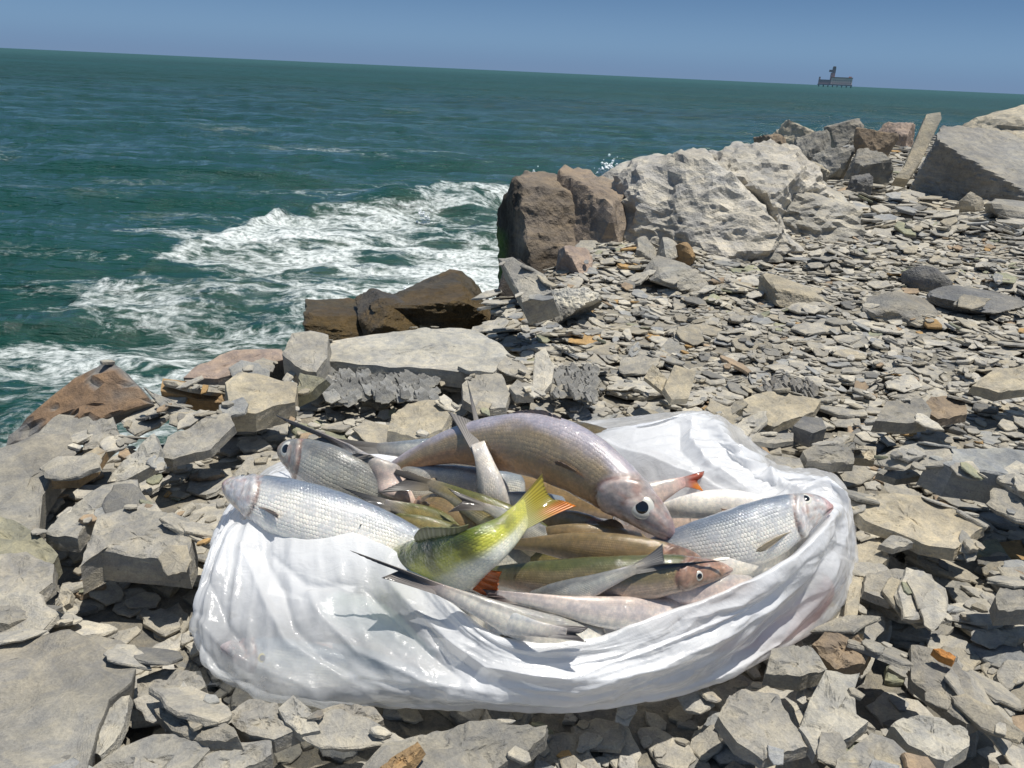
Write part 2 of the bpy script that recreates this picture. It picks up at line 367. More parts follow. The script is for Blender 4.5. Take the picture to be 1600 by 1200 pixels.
b1 = t.bump(t.noise(t.scaled(geo, (.6, 1.6, 1), (0, 0, -.12)), 1.6, 8, .62), .55, .30)
b2 = t.bump(t.noise(t.scaled(geo, (.12, .4, 1), (0, 0, -.12)), 1.0, 6, .62), .8, 1.5, b1)
rough = t.math('ADD', .09, t.math('MULTIPLY', t.math('SUBTRACT', 1.0, near), .28))
wat = t.bsdf(Base_Color=wc, Roughness=rough, Normal=b2, IOR=1.33, Specular_IOR_Level=.42)
fo = t.bsdf(Base_Color=(.62, .66, .65), Roughness=.75, Normal=t.bump(t.math('ADD', fm, t.math('MULTIPLY', froth, .25)), .5, .03), Specular_IOR_Level=.3)
mx = t.n('ShaderNodeMixShader'); t.l(fm, mx.inputs[0]); t.l(wat.outputs[0], mx.inputs[1]); t.l(fo.outputs[0], mx.inputs[2])
seam = t.done(mx.outputs[0])
sea = link('sea', mesh('sea', np.stack([X, Y, Zs], -1).reshape(-1, 3), gridfaces(len(rr), len(aa)), True, attrs={'foam': foam, 'near': 1 - sstep(10, 120, RR), 'mid': 1 - sstep(60, 900, RR)}), seam)
tag(sea, 'green sea with white surf breaking along the rocks', kind='structure')

# ---------------------------------------------------------------- shore boulders
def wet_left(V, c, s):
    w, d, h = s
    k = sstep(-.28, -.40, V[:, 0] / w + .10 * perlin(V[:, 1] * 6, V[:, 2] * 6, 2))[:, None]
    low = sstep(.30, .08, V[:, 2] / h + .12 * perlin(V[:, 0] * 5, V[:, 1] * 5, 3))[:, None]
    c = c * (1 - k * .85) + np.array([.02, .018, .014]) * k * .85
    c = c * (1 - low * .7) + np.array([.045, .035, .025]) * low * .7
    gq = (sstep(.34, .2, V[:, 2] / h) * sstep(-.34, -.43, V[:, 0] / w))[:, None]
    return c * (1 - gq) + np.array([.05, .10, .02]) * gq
def algae(V, c, s):
    n = fbm(V[:, 0] * 5, V[:, 1] * 5, V[:, 2] * 5, 4)[:, None]; k = sstep(-.1, .3, n)
    return c * (1 - k) + np.array([.10, .07, .03]) * k
lump('boulder', 'brown angular boulder with a black wet seaward side above the surf', 'boulder', 768, 950, 274, 436, -.16, .8, (.215, .18, .145), 108, 6, mat=BOULDER, colf=wet_left, cuts=12, amp=.06, crag=.06, freq=1.3, lo=.72, box=True, yaw=15, sink=.3, short='brown boulder')
lump('boulder', 'pinkish brown cracked rock joining the brown boulder to the pale boulder', 'boulder', 850, 985, 268, 410, -.1, .6, (.27, .225, .185), 104, 5, mat=BOULDER, cuts=9, amp=.05, crag=.05, freq=1.4, lo=.7, box=True, yaw=-20)
_cb = lump('boulder', 'large pale grey boulder with a crumpled surface beside the brown boulder', 'boulder', 900, 1225, 228, 412, -.06, 1.25, (.47, .455, .42), 5, 6, mat=BOULDER, cuts=16, amp=.07, crag=.07, freq=1.5, lo=.62, sink=.55, yaw=130, short='large crumpled pale boulder')
lump('boulder', 'pale grey knobbly boulder forming the peak right of the crumpled boulder', 'boulder', 1035, 1275, 212, 385, -.06, 1.3, (.47, .455, .42), 12, 6, mat=BOULDER, cuts=14, amp=.07, crag=.065, freq=1.6, lo=.58, sink=.6, yaw=20)
lump('boulder', 'low pale rounded shoulder of rock trailing right of the crumpled boulder', 'boulder', 1120, 1330, 262, 372, 0, 1.3, (.40, .385, .345), 8, 5, cuts=8, amp=.05, crag=.05, freq=2.2, sink=.4)
lump('rock', 'rust brown algae covered rock lying highest along the surf', 'rock', 585, 790, 438, 522, -.22, .55, (.085, .07, .045), 31, 5, mat=WETROCK, colf=algae, cuts=9, amp=.06, sink=.9, tilt=(0, -14), box=True, crag=.06, freq=1.3, stamp=False)
lump('rock', 'dark brown algae rock with a pointed grey edge at the surf', 'rock', 555, 655, 464, 524, -.20, .35, (.09, .08, .065), 37, 5, mat=WETROCK, colf=algae, cuts=8, amp=.06, sink=.9, stamp=False, box=True, crag=.06, freq=1.3)
lump('rock', 'low rounded brown algae rock leftmost beside the breaking foam', 'rock', 478, 600, 476, 532, -.24, .35, (.095, .075, .04), 41, 5, mat=WETROCK, colf=algae, cuts=9, amp=.06, sink=.9, stamp=False, box=True, crag=.06, freq=1.3)
lump('rock', 'black wet rock wedged below the brown boulder', 'rock', 762, 835, 412, 508, -.14, .3, (.05, .042, .034), 43, 4, mat=WETROCK, cuts=10, amp=.06, sink=.8)
slab('stone_slab', 'tilted grey stone slab with a shaded underside leaning below the brown boulder', 'slab', [(778, 402), (800, 400), (852, 428), (862, 455), (815, 470), (800, 440)], .12, .07, 'grey', (-.35, -.45), nseg=40, mat=STONEF, short='tilted slab by the brown boulder')
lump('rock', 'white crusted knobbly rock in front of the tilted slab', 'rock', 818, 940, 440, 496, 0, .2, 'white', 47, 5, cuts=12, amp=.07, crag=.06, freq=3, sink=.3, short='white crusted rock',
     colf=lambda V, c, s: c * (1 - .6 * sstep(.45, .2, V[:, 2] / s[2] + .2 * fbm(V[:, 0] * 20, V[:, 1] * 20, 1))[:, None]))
lump('rock', 'small brown grey rock left of the white crusted rock', 'rock', 800, 850, 430, 476, 0, .12, 'brown', 48, 3, cuts=9, amp=.05)
lump('rock', 'small rust orange rock at the foot of the crumpled boulder', 'rock', 1050, 1085, 376, 412, 0, .12, 'rust', 49, 3, cuts=7, amp=.04, short='rust orange rock')
lump('rock', 'grey block at the left foot of the crumpled boulder', 'rock', 985, 1035, 370, 408, 0, .18, 'grey', 50, 4, cuts=7, amp=.04)
lump('rock', 'grey block left of the small rust orange rock', 'rock', 1020, 1062, 372, 412, 0, .14, 'pale', 51, 3, cuts=7, amp=.04)
lump('rock', 'pale brown rock between the brown and the crumpled boulders', 'rock', 868, 925, 380, 424, 0, .22, 'pink', 52, 4, cuts=8, amp=.05)
# far rocks on the right
back = [('low pale rock highest on the far ridge', 1195, 1290, 186, 235, .5, 'cream', 61), ('dark brown cracked rock at the left end of the far ridge', 1172, 1240, 207, 260, .4, 'brown', 62),
        ('grey angular rock with a black cleft in the far ridge', 1232, 1305, 200, 272, .45, 'mid', 63), ('long flat topped grey rock on the crest of the far ridge', 1285, 1358, 184, 226, .5, 'mid', 64),
        ('pale grey wedge shaped rock in front of the far ridge', 1262, 1325, 226, 280, .3, 'grey', 65), ('grey block with a shaded left face in front of the far ridge', 1318, 1392, 232, 290, .35, 'mid', 66),
        ('brown stained angular rock below the flat topped rock', 1330, 1395, 200, 250, .4, 'brown', 67), ('small dark rock on gravel before the far ridge', 1320, 1360, 270, 302, .2, 'dark', 68),
        ('flat brown topped rock left of the leaning stone plank', 1366, 1425, 190, 236, .4, 'pink', 69), ('beige sloping rock at the foot of the far ridge', 1236, 1290, 252, 300, .3, 'beige', 70)]
for lb, x0, x1, yt, yb, dp, cl, sd in back:
    lump('rock', lb, 'rock', x0, x1, yt, yb, 0, dp, cl, sd, 5, cuts=15, amp=.06, crag=.05, sink=.3, lo=.6, yaw=sd * 40, box=True, short=None)
slab('stone_plank', 'tall pale stone plank leaning upright against the layered rock', 'plank', [(1400, 276), (1412, 262), (1448, 178), (1470, 174), (1472, 184), (1440, 250), (1420, 280)], .28, .07, 'beige', (-.3, -1.3), nseg=40, mat=STONEF, steps=0, stamp=False, short='leaning stone plank')
lump('layered_rock', 'big dark layered rock with slanting cleavage at the right edge', 'rock', 1412, 1680, 200, 330, 0, 1.1, (.30, .298, .285), 71, 6, strata=((.45, -.15, .88), 17, .017), cuts=10, amp=.05, crag=.03, box=True, lo=.72, sink=.25, tilt=(0, 14), short='big layered rock')
lump('outcrop', 'pale beige outcrop on the far right skyline', 'rock', 1505, 1760, 160, 236, 0, 3.0, 'cream', 73, 5, cuts=7, amp=.05, crag=.03, strata=((0, 0, 1), 7, .02), sink=.2)
lump('rock', 'beige rounded rock in front of the layered rock', 'rock', 1480, 1530, 296, 342, 0, .2, 'cream', 74, 4, cuts=8, amp=.05, short='beige rock by the layered rock')
lump('rock', 'pale grey boulder cut by the right edge behind the gravel', 'rock', 1540, 1700, 315, 372, 0, .5, 'grey', 75, 4, cuts=8, amp=.05)
lump('rock', 'dark pyramid shaped rock alone on the gravel at right', 'rock', 1408, 1482, 412, 450, 0, .12, 'dark', 78, 4, cuts=6, amp=.03, lo=.5, short='dark pyramid rock')
lump('rock', 'low smooth grey rock below the dark pyramid rock', 'rock', 1348, 1456, 462, 500, 0, .22, 'mid', 79, 4, cuts=8, amp=.05, short='low smooth grey rock', strata=((.2, -.5, .8), 9, .02))
lump('layered_rock', 'low dark layered rock on the gravel by the right edge', 'rock', 1450, 1590, 456, 488, 0, .2, (.2, .205, .21), 80, 5, cuts=8, amp=.05, strata=((.3, -.5, .8), 14, .035), short='low dark layered rock')
lump('rock', 'brown stained knobbly rock on the gravel below the crumpled boulder', 'rock', 1180, 1300, 436, 478, 0, .16, 'beige', 81, 4, cuts=10, amp=.06, crag=.03, short='brown stained rock')
lump('rock', 'pale rock embedded in gravel between white crusted rock and rust rock', 'rock', 1000, 1110, 410, 448, 0, .25, 'grey', 82, 4, cuts=10, amp=.05, crag=.03)
lump('rock', 'grey angular stone on the gravel right of the rust orange rock', 'rock', 1165, 1235, 362, 404, 0, .16, 'mid', 83, 4, cuts=7, amp=.03, short='grey angular stone')
# ---------------------------------------------------------------- hand placed slabs: label, outline in the photo, top height, thickness, colour, tilt
HS = [
 ('brown stratified slab reared up against the surf at the left edge', [(6, 694), (10, 678), (90, 610), (160, 556), (186, 572), (214, 600), (238, 628), (180, 645), (120, 668), (50, 694)], .03, .06, (.24, .165, .11), (.10, -.95), 'brown reared slab', dict(steps=3, relief=.006, edge='dark')),
 ('big grey rock cut by the left edge behind the brown stained stone', [(-60, 720), (60, 672), (108, 676), (120, 706), (84, 742), (66, 772), (60, 828), (-60, 850)], .045, .07, 'mid', (.15, -.2), 'big grey rock at the left edge', {}),
 ('beige stone with an orange rusty edge below the brown slab', [(80, 748), (118, 716), (152, 697), (166, 704), (150, 728), (122, 746)], .065, .03, 'beige', (.1, -.25), 'orange edged stone', dict(edge='rust')),
 ('smooth grey slab behind the square block at left', [(70, 832), (92, 800), (160, 757), (214, 746), (220, 788), (150, 800), (120, 838)], .04, .04, 'grey', (0, -.1), 'smooth grey slab', {}),
 ('thick square grey block with a shaded front face left of the bag', [(124, 882), (138, 842), (152, 802), (200, 790), (262, 797), (296, 808), (300, 846), (290, 874), (232, 868), (158, 862)], .065, .07, 'grey', (0, -.10), 'square block', dict(relief=.006, nring=10)),
 ('brown stained grey stone cut by the left edge below the big grey rock', [(-40, 800), (20, 808), (60, 832), (92, 866), (80, 880), (-40, 884)], .035, .05, 'olive', (.1, -.15), 'brown stained stone', {}),
 ('tilted oval slab with a shaded lower edge behind the square block', [(250, 712), (262, 682), (320, 652), (358, 644), (366, 664), (330, 700), (270, 716)], .055, .03, 'grey', (.1, -.3), 'tilted oval slab', {}),
 ('pale pointed slab standing left of the tilted oval slab', [(165, 750), (196, 716), (240, 674), (250, 700), (240, 726), (196, 750)], .05, .03, 'pale', (-.1, -.45), 'pale pointed slab', {}),
 ('large grey brown block with a bright left face behind the fish heads', [(352, 596), (372, 580), (420, 584), (465, 597), (461, 624), (400, 640), (360, 640)], .075, .07, 'beige', (.1, -.15), 'large grey brown block', {}),
 ('dark edged shard leaning over a gap behind the pale pointed slab', [(222, 602), (236, 612), (262, 622), (322, 650), (288, 658), (252, 636)], .07, .02, 'grey', (-.2, -.5), None, {}),
 ('greenish triangular stone standing beside the large grey brown block', [(460, 624), (468, 582), (508, 590), (486, 612)], .06, .04, 'olive', (-.3, -.7), 'greenish triangular stone', {}),
 ('blocky grey stone with a dark left face at the end of the flat pale slab', [(440, 552), (456, 519), (484, 514), (513, 521), (510, 556), (494, 580), (470, 575)], .07, .08, 'grey', (-.05, -.2), 'blocky grey stone', {}),
 ('long flat pale slab lying in front of the algae rocks', [(508, 560), (514, 530), (600, 519), (662, 509), (740, 513), (786, 538), (806, 566), (740, 582), (640, 570), (560, 568)], .045, .06, 'pale', (0, -.05), 'long flat pale slab', dict(nring=12, nseg=90)),
 ('huge smooth grey slab filling the bottom left corner', [(-60, 1010), (40, 990), (110, 985), (170, 1010), (212, 1040), (206, 1062), (170, 1090), (150, 1140), (128, 1230), (-60, 1240)], .055, .06, 'mid', (.03, -.03), 'huge corner slab', dict(relief=.008, nring=14, nseg=110, steps=0, taper=-.10)),
 ('light grey flat stone cut by the left edge under the square block', [(-40, 866), (40, 862), (84, 880), (82, 908), (46, 936), (-40, 942)], .03, .03, 'grey', (0, -.06), 'light flat stone', {}),
 ('long thin slab with black shadow beneath at the left edge', [(-40, 948), (48, 942), (98, 946), (60, 964), (14, 972), (-40, 972)], .035, .018, 'mid', (.1, .05), None, {}),
 ('peach coloured round pebble leaning on grey shards left of the bag', [(90, 934), (94, 920), (104, 917), (111, 926), (108, 942), (98, 947)], .05, .012, 'cream', (.1, -.7), 'peach pebble', dict(steps=0, nseg=24)),
 ('narrow grey shard standing beside the huge corner slab', [(146, 1172), (158, 1130), (176, 1090), (202, 1086), (194, 1126), (178, 1160), (156, 1180)], .04, .02, 'pale', (-.1, -.1), None, {}),
 ('flat grey shard between the huge corner slab and the bag', [(214, 1060), (262, 1042), (312, 1046), (322, 1072), (272, 1098), (216, 1104)], .03, .02, 'grey', (0, -.08), None, {}),
 ('thick pointed grey stone below the left end of the bag', [(240, 1106), (262, 1100), (322, 1114), (366, 1136), (372, 1150), (318, 1156), (268, 1140)], .045, .03, 'mid', (-.12, -.1), 'thick pointed stone', {}),
 ('broad grey slab touching the lower left bottom of the bag', [(346, 1116), (390, 1090), (432, 1098), (466, 1138), (428, 1154), (388, 1148)], .035, .03, 'grey', (0, -.1), None, {}),
 ('long grey slab along the bottom edge left of centre', [(140, 1200), (186, 1168), (240, 1146), (306, 1144), (328, 1168), (296, 1204), (220, 1230), (140, 1230)], .035, .03, 'grey', (0, -.08), 'long bottom slab', {}),
 ('blunt grey slab with a shaded front at the bottom left of centre', [(288, 1196), (338, 1164), (424, 1154), (424, 1178), (376, 1202), (310, 1222)], .03, .03, 'grey', (.05, -.05), None, {}),
 ('big flat mottled slab under the front of the bag at the bottom', [(556, 1210), (600, 1160), (690, 1134), (766, 1124), (856, 1128), (850, 1150), (822, 1172), (786, 1190), (720, 1230), (600, 1240)], .03, .03, 'mid', (.03, -.04), 'big mottled slab', dict(nring=12, nseg=90, relief=.006)),
 ('grey shard with a sunlit orange brown edge at the bottom', [(592, 1200), (612, 1182), (652, 1158), (658, 1166), (640, 1190), (606, 1212)], .05, .02, 'rust', (-.3, -.2), 'orange brown shard', {}),
 ('angular grey stone beneath the front left of the bag', [(500, 1108), (540, 1096), (584, 1104), (600, 1122), (566, 1140), (514, 1134)], .03, .028, 'grey', (0, -.12), None, {}),
 ('narrow pale stone left of the angular stone beneath the bag', [(434, 1106), (458, 1086), (486, 1108), (500, 1140), (470, 1146), (446, 1128)], .04, .02, 'pale', (0, -.2), None, {}),
 ('large jagged grey slab right of centre at the bottom', [(1122, 1118), (1140, 1084), (1166, 1074), (1216, 1084), (1238, 1124), (1262, 1164), (1194, 1182), (1152, 1160)], .04, .025, 'grey', (.02, -.12), 'large jagged slab', dict(nring=10)),
 ('upright pale grey slab with a notch beside the large jagged slab', [(1264, 1096), (1290, 1046), (1344, 1050), (1334, 1080), (1340, 1112), (1358, 1126), (1330, 1150), (1276, 1174), (1250, 1136)], .045, .025, 'pale', (0, -.15), 'notched slab', dict(nring=10)),
 ('grey slab with a brown front edge at the bottom right of centre', [(1308, 1186), (1362, 1144), (1396, 1156), (1446, 1204), (1400, 1226), (1300, 1224)], .035, .02, 'grey', (0, -.05), None, dict(edge='beige')),
 ('blocky grey stone between notched slab and the diagonal slab', [(1392, 1130), (1424, 1114), (1476, 1122), (1514, 1138), (1516, 1164), (1478, 1188), (1420, 1162)], .035, .03, 'pale', (0, -.08), None, {}),
 ('long diagonal brown grey slab below the bright orange chip', [(1424, 1006), (1482, 1018), (1516, 1058), (1532, 1122), (1510, 1130), (1452, 1084), (1424, 1060)], .04, .025, 'mid', (-.1, -.12), 'diagonal slab', {}),
 ('small bright orange stone chip beside the diagonal slab', [(1458, 1014), (1474, 1014), (1494, 1026), (1490, 1032), (1470, 1024)], .05, .008, (.46, .22, .07), (0, -.1), 'orange chip', dict(steps=0, nseg=20)),
 ('flat round edged grey slab right of the bag', [(1350, 922), (1354, 894), (1400, 888), (1456, 896), (1462, 910), (1432, 928), (1392, 938)], .035, .02, 'grey', (0, -.06), 'flat round edged slab', {}),
 ('thick beige block under the lower right of the bag', [(1198, 1046), (1206, 1012), (1264, 1004), (1294, 1044), (1250, 1056)], .04, .035, 'grey', (0, -.1), 'beige block by the bag', {}),
 ('dark brown stone with an ochre patch under the right end of the bag', [(1270, 1004), (1290, 984), (1340, 988), (1364, 1012), (1352, 1034), (1304, 1044)], .04, .035, 'brown', (-.1, -.25), 'dark brown stone', {}),
 ('thick grey block cut by the right edge at mid height of the bag', [(1556, 930), (1566, 912), (1640, 908), (1640, 950), (1562, 952)], .05, .04, 'mid', (0, -.1), None, {}),
 ('small rectangular beige stone by the right end of the bag', [(1300, 976), (1312, 962), (1354, 970), (1350, 990)], .045, .015, 'beige', (0, -.1), None, dict(nseg=24)),
 ('large rough beige slab right of the fish heads', [(1328, 792), (1346, 776), (1396, 770), (1440, 772), (1492, 796), (1538, 820), (1492, 858), (1440, 848), (1398, 828), (1352, 812)], .05, .03, 'beige', (.02, -.12), 'large rough beige slab', dict(nring=12, nseg=90, relief=.006)),
 ('smooth buried slab between bag and flat round edged slab', [(1316, 850), (1380, 838), (1390, 870), (1350, 900), (1340, 960), (1318, 970), (1326, 900)], .02, .03, 'beige', (0, 0), None, {}),
 ('thick blue grey boulder slab cut by the right edge with a dark side', [(1452, 712), (1474, 697), (1560, 700), (1660, 704), (1660, 770), (1600, 752), (1540, 736), (1490, 730)], .085, .085, 'blue', (.08, -.06), 'thick blue grey slab', dict(nring=12, nseg=90, relief=.008, steps=0)),
 ('wide flat beige slab with a rusty rim behind the white bag', [(1148, 630), (1188, 611), (1240, 611), (1284, 624), (1272, 642), (1210, 664), (1172, 646)], .045, .03, 'beige', (0, -.12), 'wide flat beige slab', {}),
 ('small dark cube of stone beside the wide flat beige slab', [(1240, 664), (1256, 649), (1284, 652), (1292, 668), (1270, 676)], .055, .05, 'dark', (.05, -.15), 'small dark cube', dict(steps=0, nseg=30)),
 ('grey brown faceted block on the gravel right of the beige slab', [(1368, 656), (1386, 626), (1440, 620), (1456, 640), (1452, 656), (1416, 661)], .06, .04, 'mid', (0, -.2), 'faceted block', {}),
 ('brown grey slab joined behind the faceted block', [(1440, 636), (1456, 616), (1508, 620), (1512, 646), (1466, 654)], .045, .03, 'brown', (0, -.15), None, {}),
 ('scooped grey brown block behind the right end of the bag', [(1254, 704), (1286, 690), (1336, 690), (1336, 720), (1300, 722), (1262, 718)], .05, .035, 'mid', (.02, -.25), 'scooped block', {}),
 ('square ochre stone next to the scooped block', [(1334, 714), (1338, 694), (1370, 698), (1368, 716)], .04, .03, 'cream', (0, -.3), None, dict(nseg=24)),
 ('long thin grey shard behind the peak of the bag', [(1172, 688), (1180, 676), (1240, 676), (1240, 688), (1210, 693)], .04, .015, 'grey', (0, -.1), None, {}),
 ('flat pale grey slab tucked behind the right flap of the bag', [(1184, 718), (1200, 709), (1250, 714), (1256, 730), (1222, 742), (1196, 734)], .04, .02, 'grey', (0, -.1), None, {}),
 ('oval grey stone below the large rough beige slab', [(1374, 850), (1392, 836), (1420, 833), (1427, 848), (1396, 857)], .04, .015, 'grey', (0, -.1), None, {}),
 ('white upright oblong stone on the gravel behind the fish', [(832, 604), (836, 552), (852, 543), (866, 572), (862, 598), (850, 612)], .045, .025, (.50, .48, .43), (0, -.4), 'white upright stone', {}),
 ('upright rectangular beige slab standing behind the bag', [(1038, 606), (1054, 570), (1088, 580), (1076, 622), (1050, 624)], .06, .025, 'beige', (.1, -.55), 'upright rectangular slab', dict(steps=0)),
 ('small leaning slab left of the upright rectangular slab', [(1006, 588), (1020, 568), (1042, 590), (1034, 610)], .05, .02, 'beige', (-.2, -.5), None, {}),
 ('broad pale slab behind the raised fish tail', [(722, 600), (748, 574), (784, 584), (798, 612), (790, 634), (746, 636), (724, 624)], .035, .03, 'grey', (0, -.12), 'broad pale slab', {}),
 ('large smooth beige slab left of the raised fish tail', [(606, 672), (612, 648), (640, 626), (688, 620), (704, 646), (690, 670), (650, 682)], .045, .035, 'beige', (0, -.15), 'large smooth beige slab', {}),
 ('small blocky stone between white upright stone and broad pale slab', [(796, 604), (808, 592), (832, 600), (834, 616), (806, 616)], .045, .03, 'grey', (0, -.15), None, dict(nseg=24)),
 ('long pale slab lying over the end of the flat pale slab', [(716, 572), (728, 562), (790, 556), (800, 568), (770, 580), (730, 578)], .055, .015, 'pale', (0, -.1), None, {}),
 ('broad grey stone low on the gravel right of the faceted block', [(1520, 600), (1548, 580), (1640, 560), (1640, 600), (1560, 612)], .06, .04, 'beige', (0, -.3), 'broad beige rock at the right edge', {}),
 ('dark slab piece left of the thick blue grey slab', [(1370, 738), (1388, 726), (1420, 730), (1440, 742), (1400, 748)], .035, .02, 'mid', (0, -.1), None, {}),
 ('grey stone with pale front at the left behind the tilted oval slab', [(128, 700), (140, 655), (176, 650), (186, 680), (162, 700)], .05, .04, 'grey', (0, -.3), None, {}),
 ('rusty stone edge on under the leaning shard', [(250, 610), (254, 590), (300, 596), (345, 612), (350, 628), (300, 622)], .05, .05, 'rust', (0, -.4), 'rusty stones', {}),
 ('dark weathered ledge behind the large grey brown block at the water', [(286, 588), (310, 566), (364, 545), (440, 542), (444, 560), (380, 575), (340, 590)], .02, .10, 'pink', (0, -.2), 'dark weathered ledge', dict(edge='dark')),
]
for lb, px, zt, th, cl, nr, sh, kw in HS:
    nm = 'pebble' if 'pebble' in lb else ('stone_chip' if 'chip' in lb else ('stone_block' if 'block' in lb or 'cube' in lb else 'stone_slab'))
    if th > .012: th *= .55; zt = max(zt * .8, .012)
    far = min(p[1] for p in px) < 600
    kw = dict(kw); kw.setdefault('nseg', 50 if not far else 40)
    slab(nm, lb, {'pebble': 'pebble', 'stone_chip': 'stone', 'stone_block': 'stone', 'stone_slab': 'slab'}[nm], px, zt, th, cl, nr, short=sh, **kw)
# dark cleaved slate: thin leaves on edge
def cleaved(label, x0, x1, y0, y1, ang, n, seed, col, length=.06):
    r = np.random.default_rng(seed); a = W((x0 + x1) / 2, (y0 + y1) / 2, 0.0)
    root = link('cleaved_slate', None, loc=(a.x, a.y, 0)); tag(root, label, 'slate')
    ms = []
    for k in range(6):
        o = [(-.5, -.32), (-.1, -.42), (.45, -.3), (.5, .05), (.2, .45), (-.12, .3), (-.45, .38)]
        o = np.array(o) * r.uniform(.8, 1.15, (7, 1)) * length
        V, F = slab_geo(o, .0045, seed + k, 16, 3, .001, .06, 0, 0); cc = colvar(V, np.array(col) * r.uniform(.75, 1.2), k, .1, 20)
        me = fix_normals(mesh('slate_leaf', V, F, False, cc)); me.materials.append(STONE); ms.append(me)
    for k in range(n):
        px, py = r.uniform(x0, x1), r.uniform(y0, y1)
        u = (px - x0) / (x1 - x0); py = y0 + (y1 - y0) * (.12 + .8 * r.random()) - (y1 - y0) * .10 * math.sin(u * 3.1)
        p = W(px, py, .02); lf = link('slate_leaf', ms[k % 6], parent=root, loc=(p.x - a.x, p.y - a.y, .006 + .010 * r.random()))
        lf.rotation_euler = (math.radians(r.uniform(38, 66)), math.radians(r.uniform(-14, 14)), math.radians(ang + r.uniform(-12, 12)))
        sc = r.uniform(.55, 1.0); lf.scale = (sc, sc, 1.0)
    an = np.linspace(0, 2 * np.pi, 16, endpoint=False)
    poly = np.array([tuple(W((x0 + x1) / 2 + (x1 - x0) * .45 * math.cos(q), (y0 + y1) / 2 + (y1 - y0) * .42 * math.sin(q), 0))[:2] for q in an])
    STAMPS.append((poly, None, Vector((0, 0, 1)), Vector((a.x, a.y, .005)))); LAND.append(((x0 + x1) / 2, (y0 + y1) / 2, 'cleaved slate patch'))
cleaved('bundle of thin grey slate leaves on edge below the long flat slab', 508, 682, 556, 624, 28, 210, 5, (.32, .325, .32), .030)
cleaved('small bundle of splintered slate leaves right of the white upright stone', 862, 935, 566, 622, 48, 90, 6, (.31, .31, .30), .028)
cleaved('splintered slate leaves standing behind the wide flat beige slab', 1200, 1275, 590, 612, 60, 50, 7, (.32, .31, .29), .03)

# ================================================================ LOOSE SHALE
class HMap:
    def __init__(s, x0, x1, y0, y1, r):
        s.x0, s.y0, s.r = x0, y0, r; s.nx, s.ny = int((x1 - x0) / r), int((y1 - y0) / r)
        gx = x0 + (np.arange(s.nx) + .5) * r; gy = y0 + (np.arange(s.ny) + .5) * r
        s.GX, s.GY = np.meshgrid(gx, gy); s.h = ground_z(s.GX, s.GY); s.mask = np.zeros(s.h.shape, bool)
    def box(s, x0, x1, y0, y1):
        i0, i1 = max(0, int((y0 - s.y0) / s.r)), min(s.ny, int((y1 - s.y0) / s.r) + 2)
        j0, j1 = max(0, int((x0 - s.x0) / s.r)), min(s.nx, int((x1 - s.x0) / s.r) + 2)
        return slice(i0, i1), slice(j0, j1)
def in_poly(P, x, y):
    ins = np.zeros(x.shape, bool); n = len(P)
    for i in range(n):
        a, b = P[i], P[(i + 1) % n]
        c = (a[1] > y) != (b[1] > y)
        with np.errstate(divide='ignore', invalid='ignore'):
            ins ^= c & (x < (b[0] - a[0]) * (y - a[1]) / (b[1] - a[1] + 1e-12) + a[0])
    return ins
def limits(H):
    """the bed must stay under the slabs and the bag"""
    H.lim = np.full(H.h.shape, 9.0)
    for poly, wp, N, c in STAMPS:
        if wp is None and c.z > .03: continue
        a, b = H.box(poly[:, 0].min(), poly[:, 0].max(), poly[:, 1].min(), poly[:, 1].max())
        if a.stop <= a.start or b.stop <= b.start: continue
        x, y = H.GX[a, b], H.GY[a, b]; m = in_poly(poly, x, y); z = c.z - ((x - c.x) * N.x + (y - c.y) * N.y) / N.z - (.014 if wp is not None else .006)
        sub = H.lim[a, b]; sub[m] = np.minimum(sub[m], z[m])
def stamp(H):
    H.lim = None
    for poly, wp, N, c in STAMPS:
        a, b = H.box(poly[:, 0].min(), poly[:, 0].max(), poly[:, 1].min(), poly[:, 1].max())
        if a.stop <= a.start or b.stop <= b.start: continue
        x, y = H.GX[a, b], H.GY[a, b]; m = in_poly(poly, x, y)
        z = c.z - ((x - c.x) * N.x + (y - c.y) * N.y) / N.z
        sub = H.h[a, b]; sub[m] = np.maximum(sub[m], z[m] if (wp is not None or c.z < .03) else sub[m]); H.mask[a, b] |= m
TEMPL = []
def flake_templates(n, m, r):
    """low cost shard shapes: outline of m corners, chipped top edge"""
    out = []
    for k in range(n):
        a = np.sort(np.linspace(0, 2 * np.pi, m, endpoint=False) + r.uniform(-.33, .33, m)); rad = r.uniform(.66, 1.12, m)
        asp = r.uniform(.48, .95); P = np.stack([np.cos(a) * rad, np.sin(a) * rad * asp], 1)
        if r.random() < .35: P[:, 0] += P[:, 1] * r.uniform(-.5, .5)
        P -= P.mean(0)
        out.append(P)
    return out
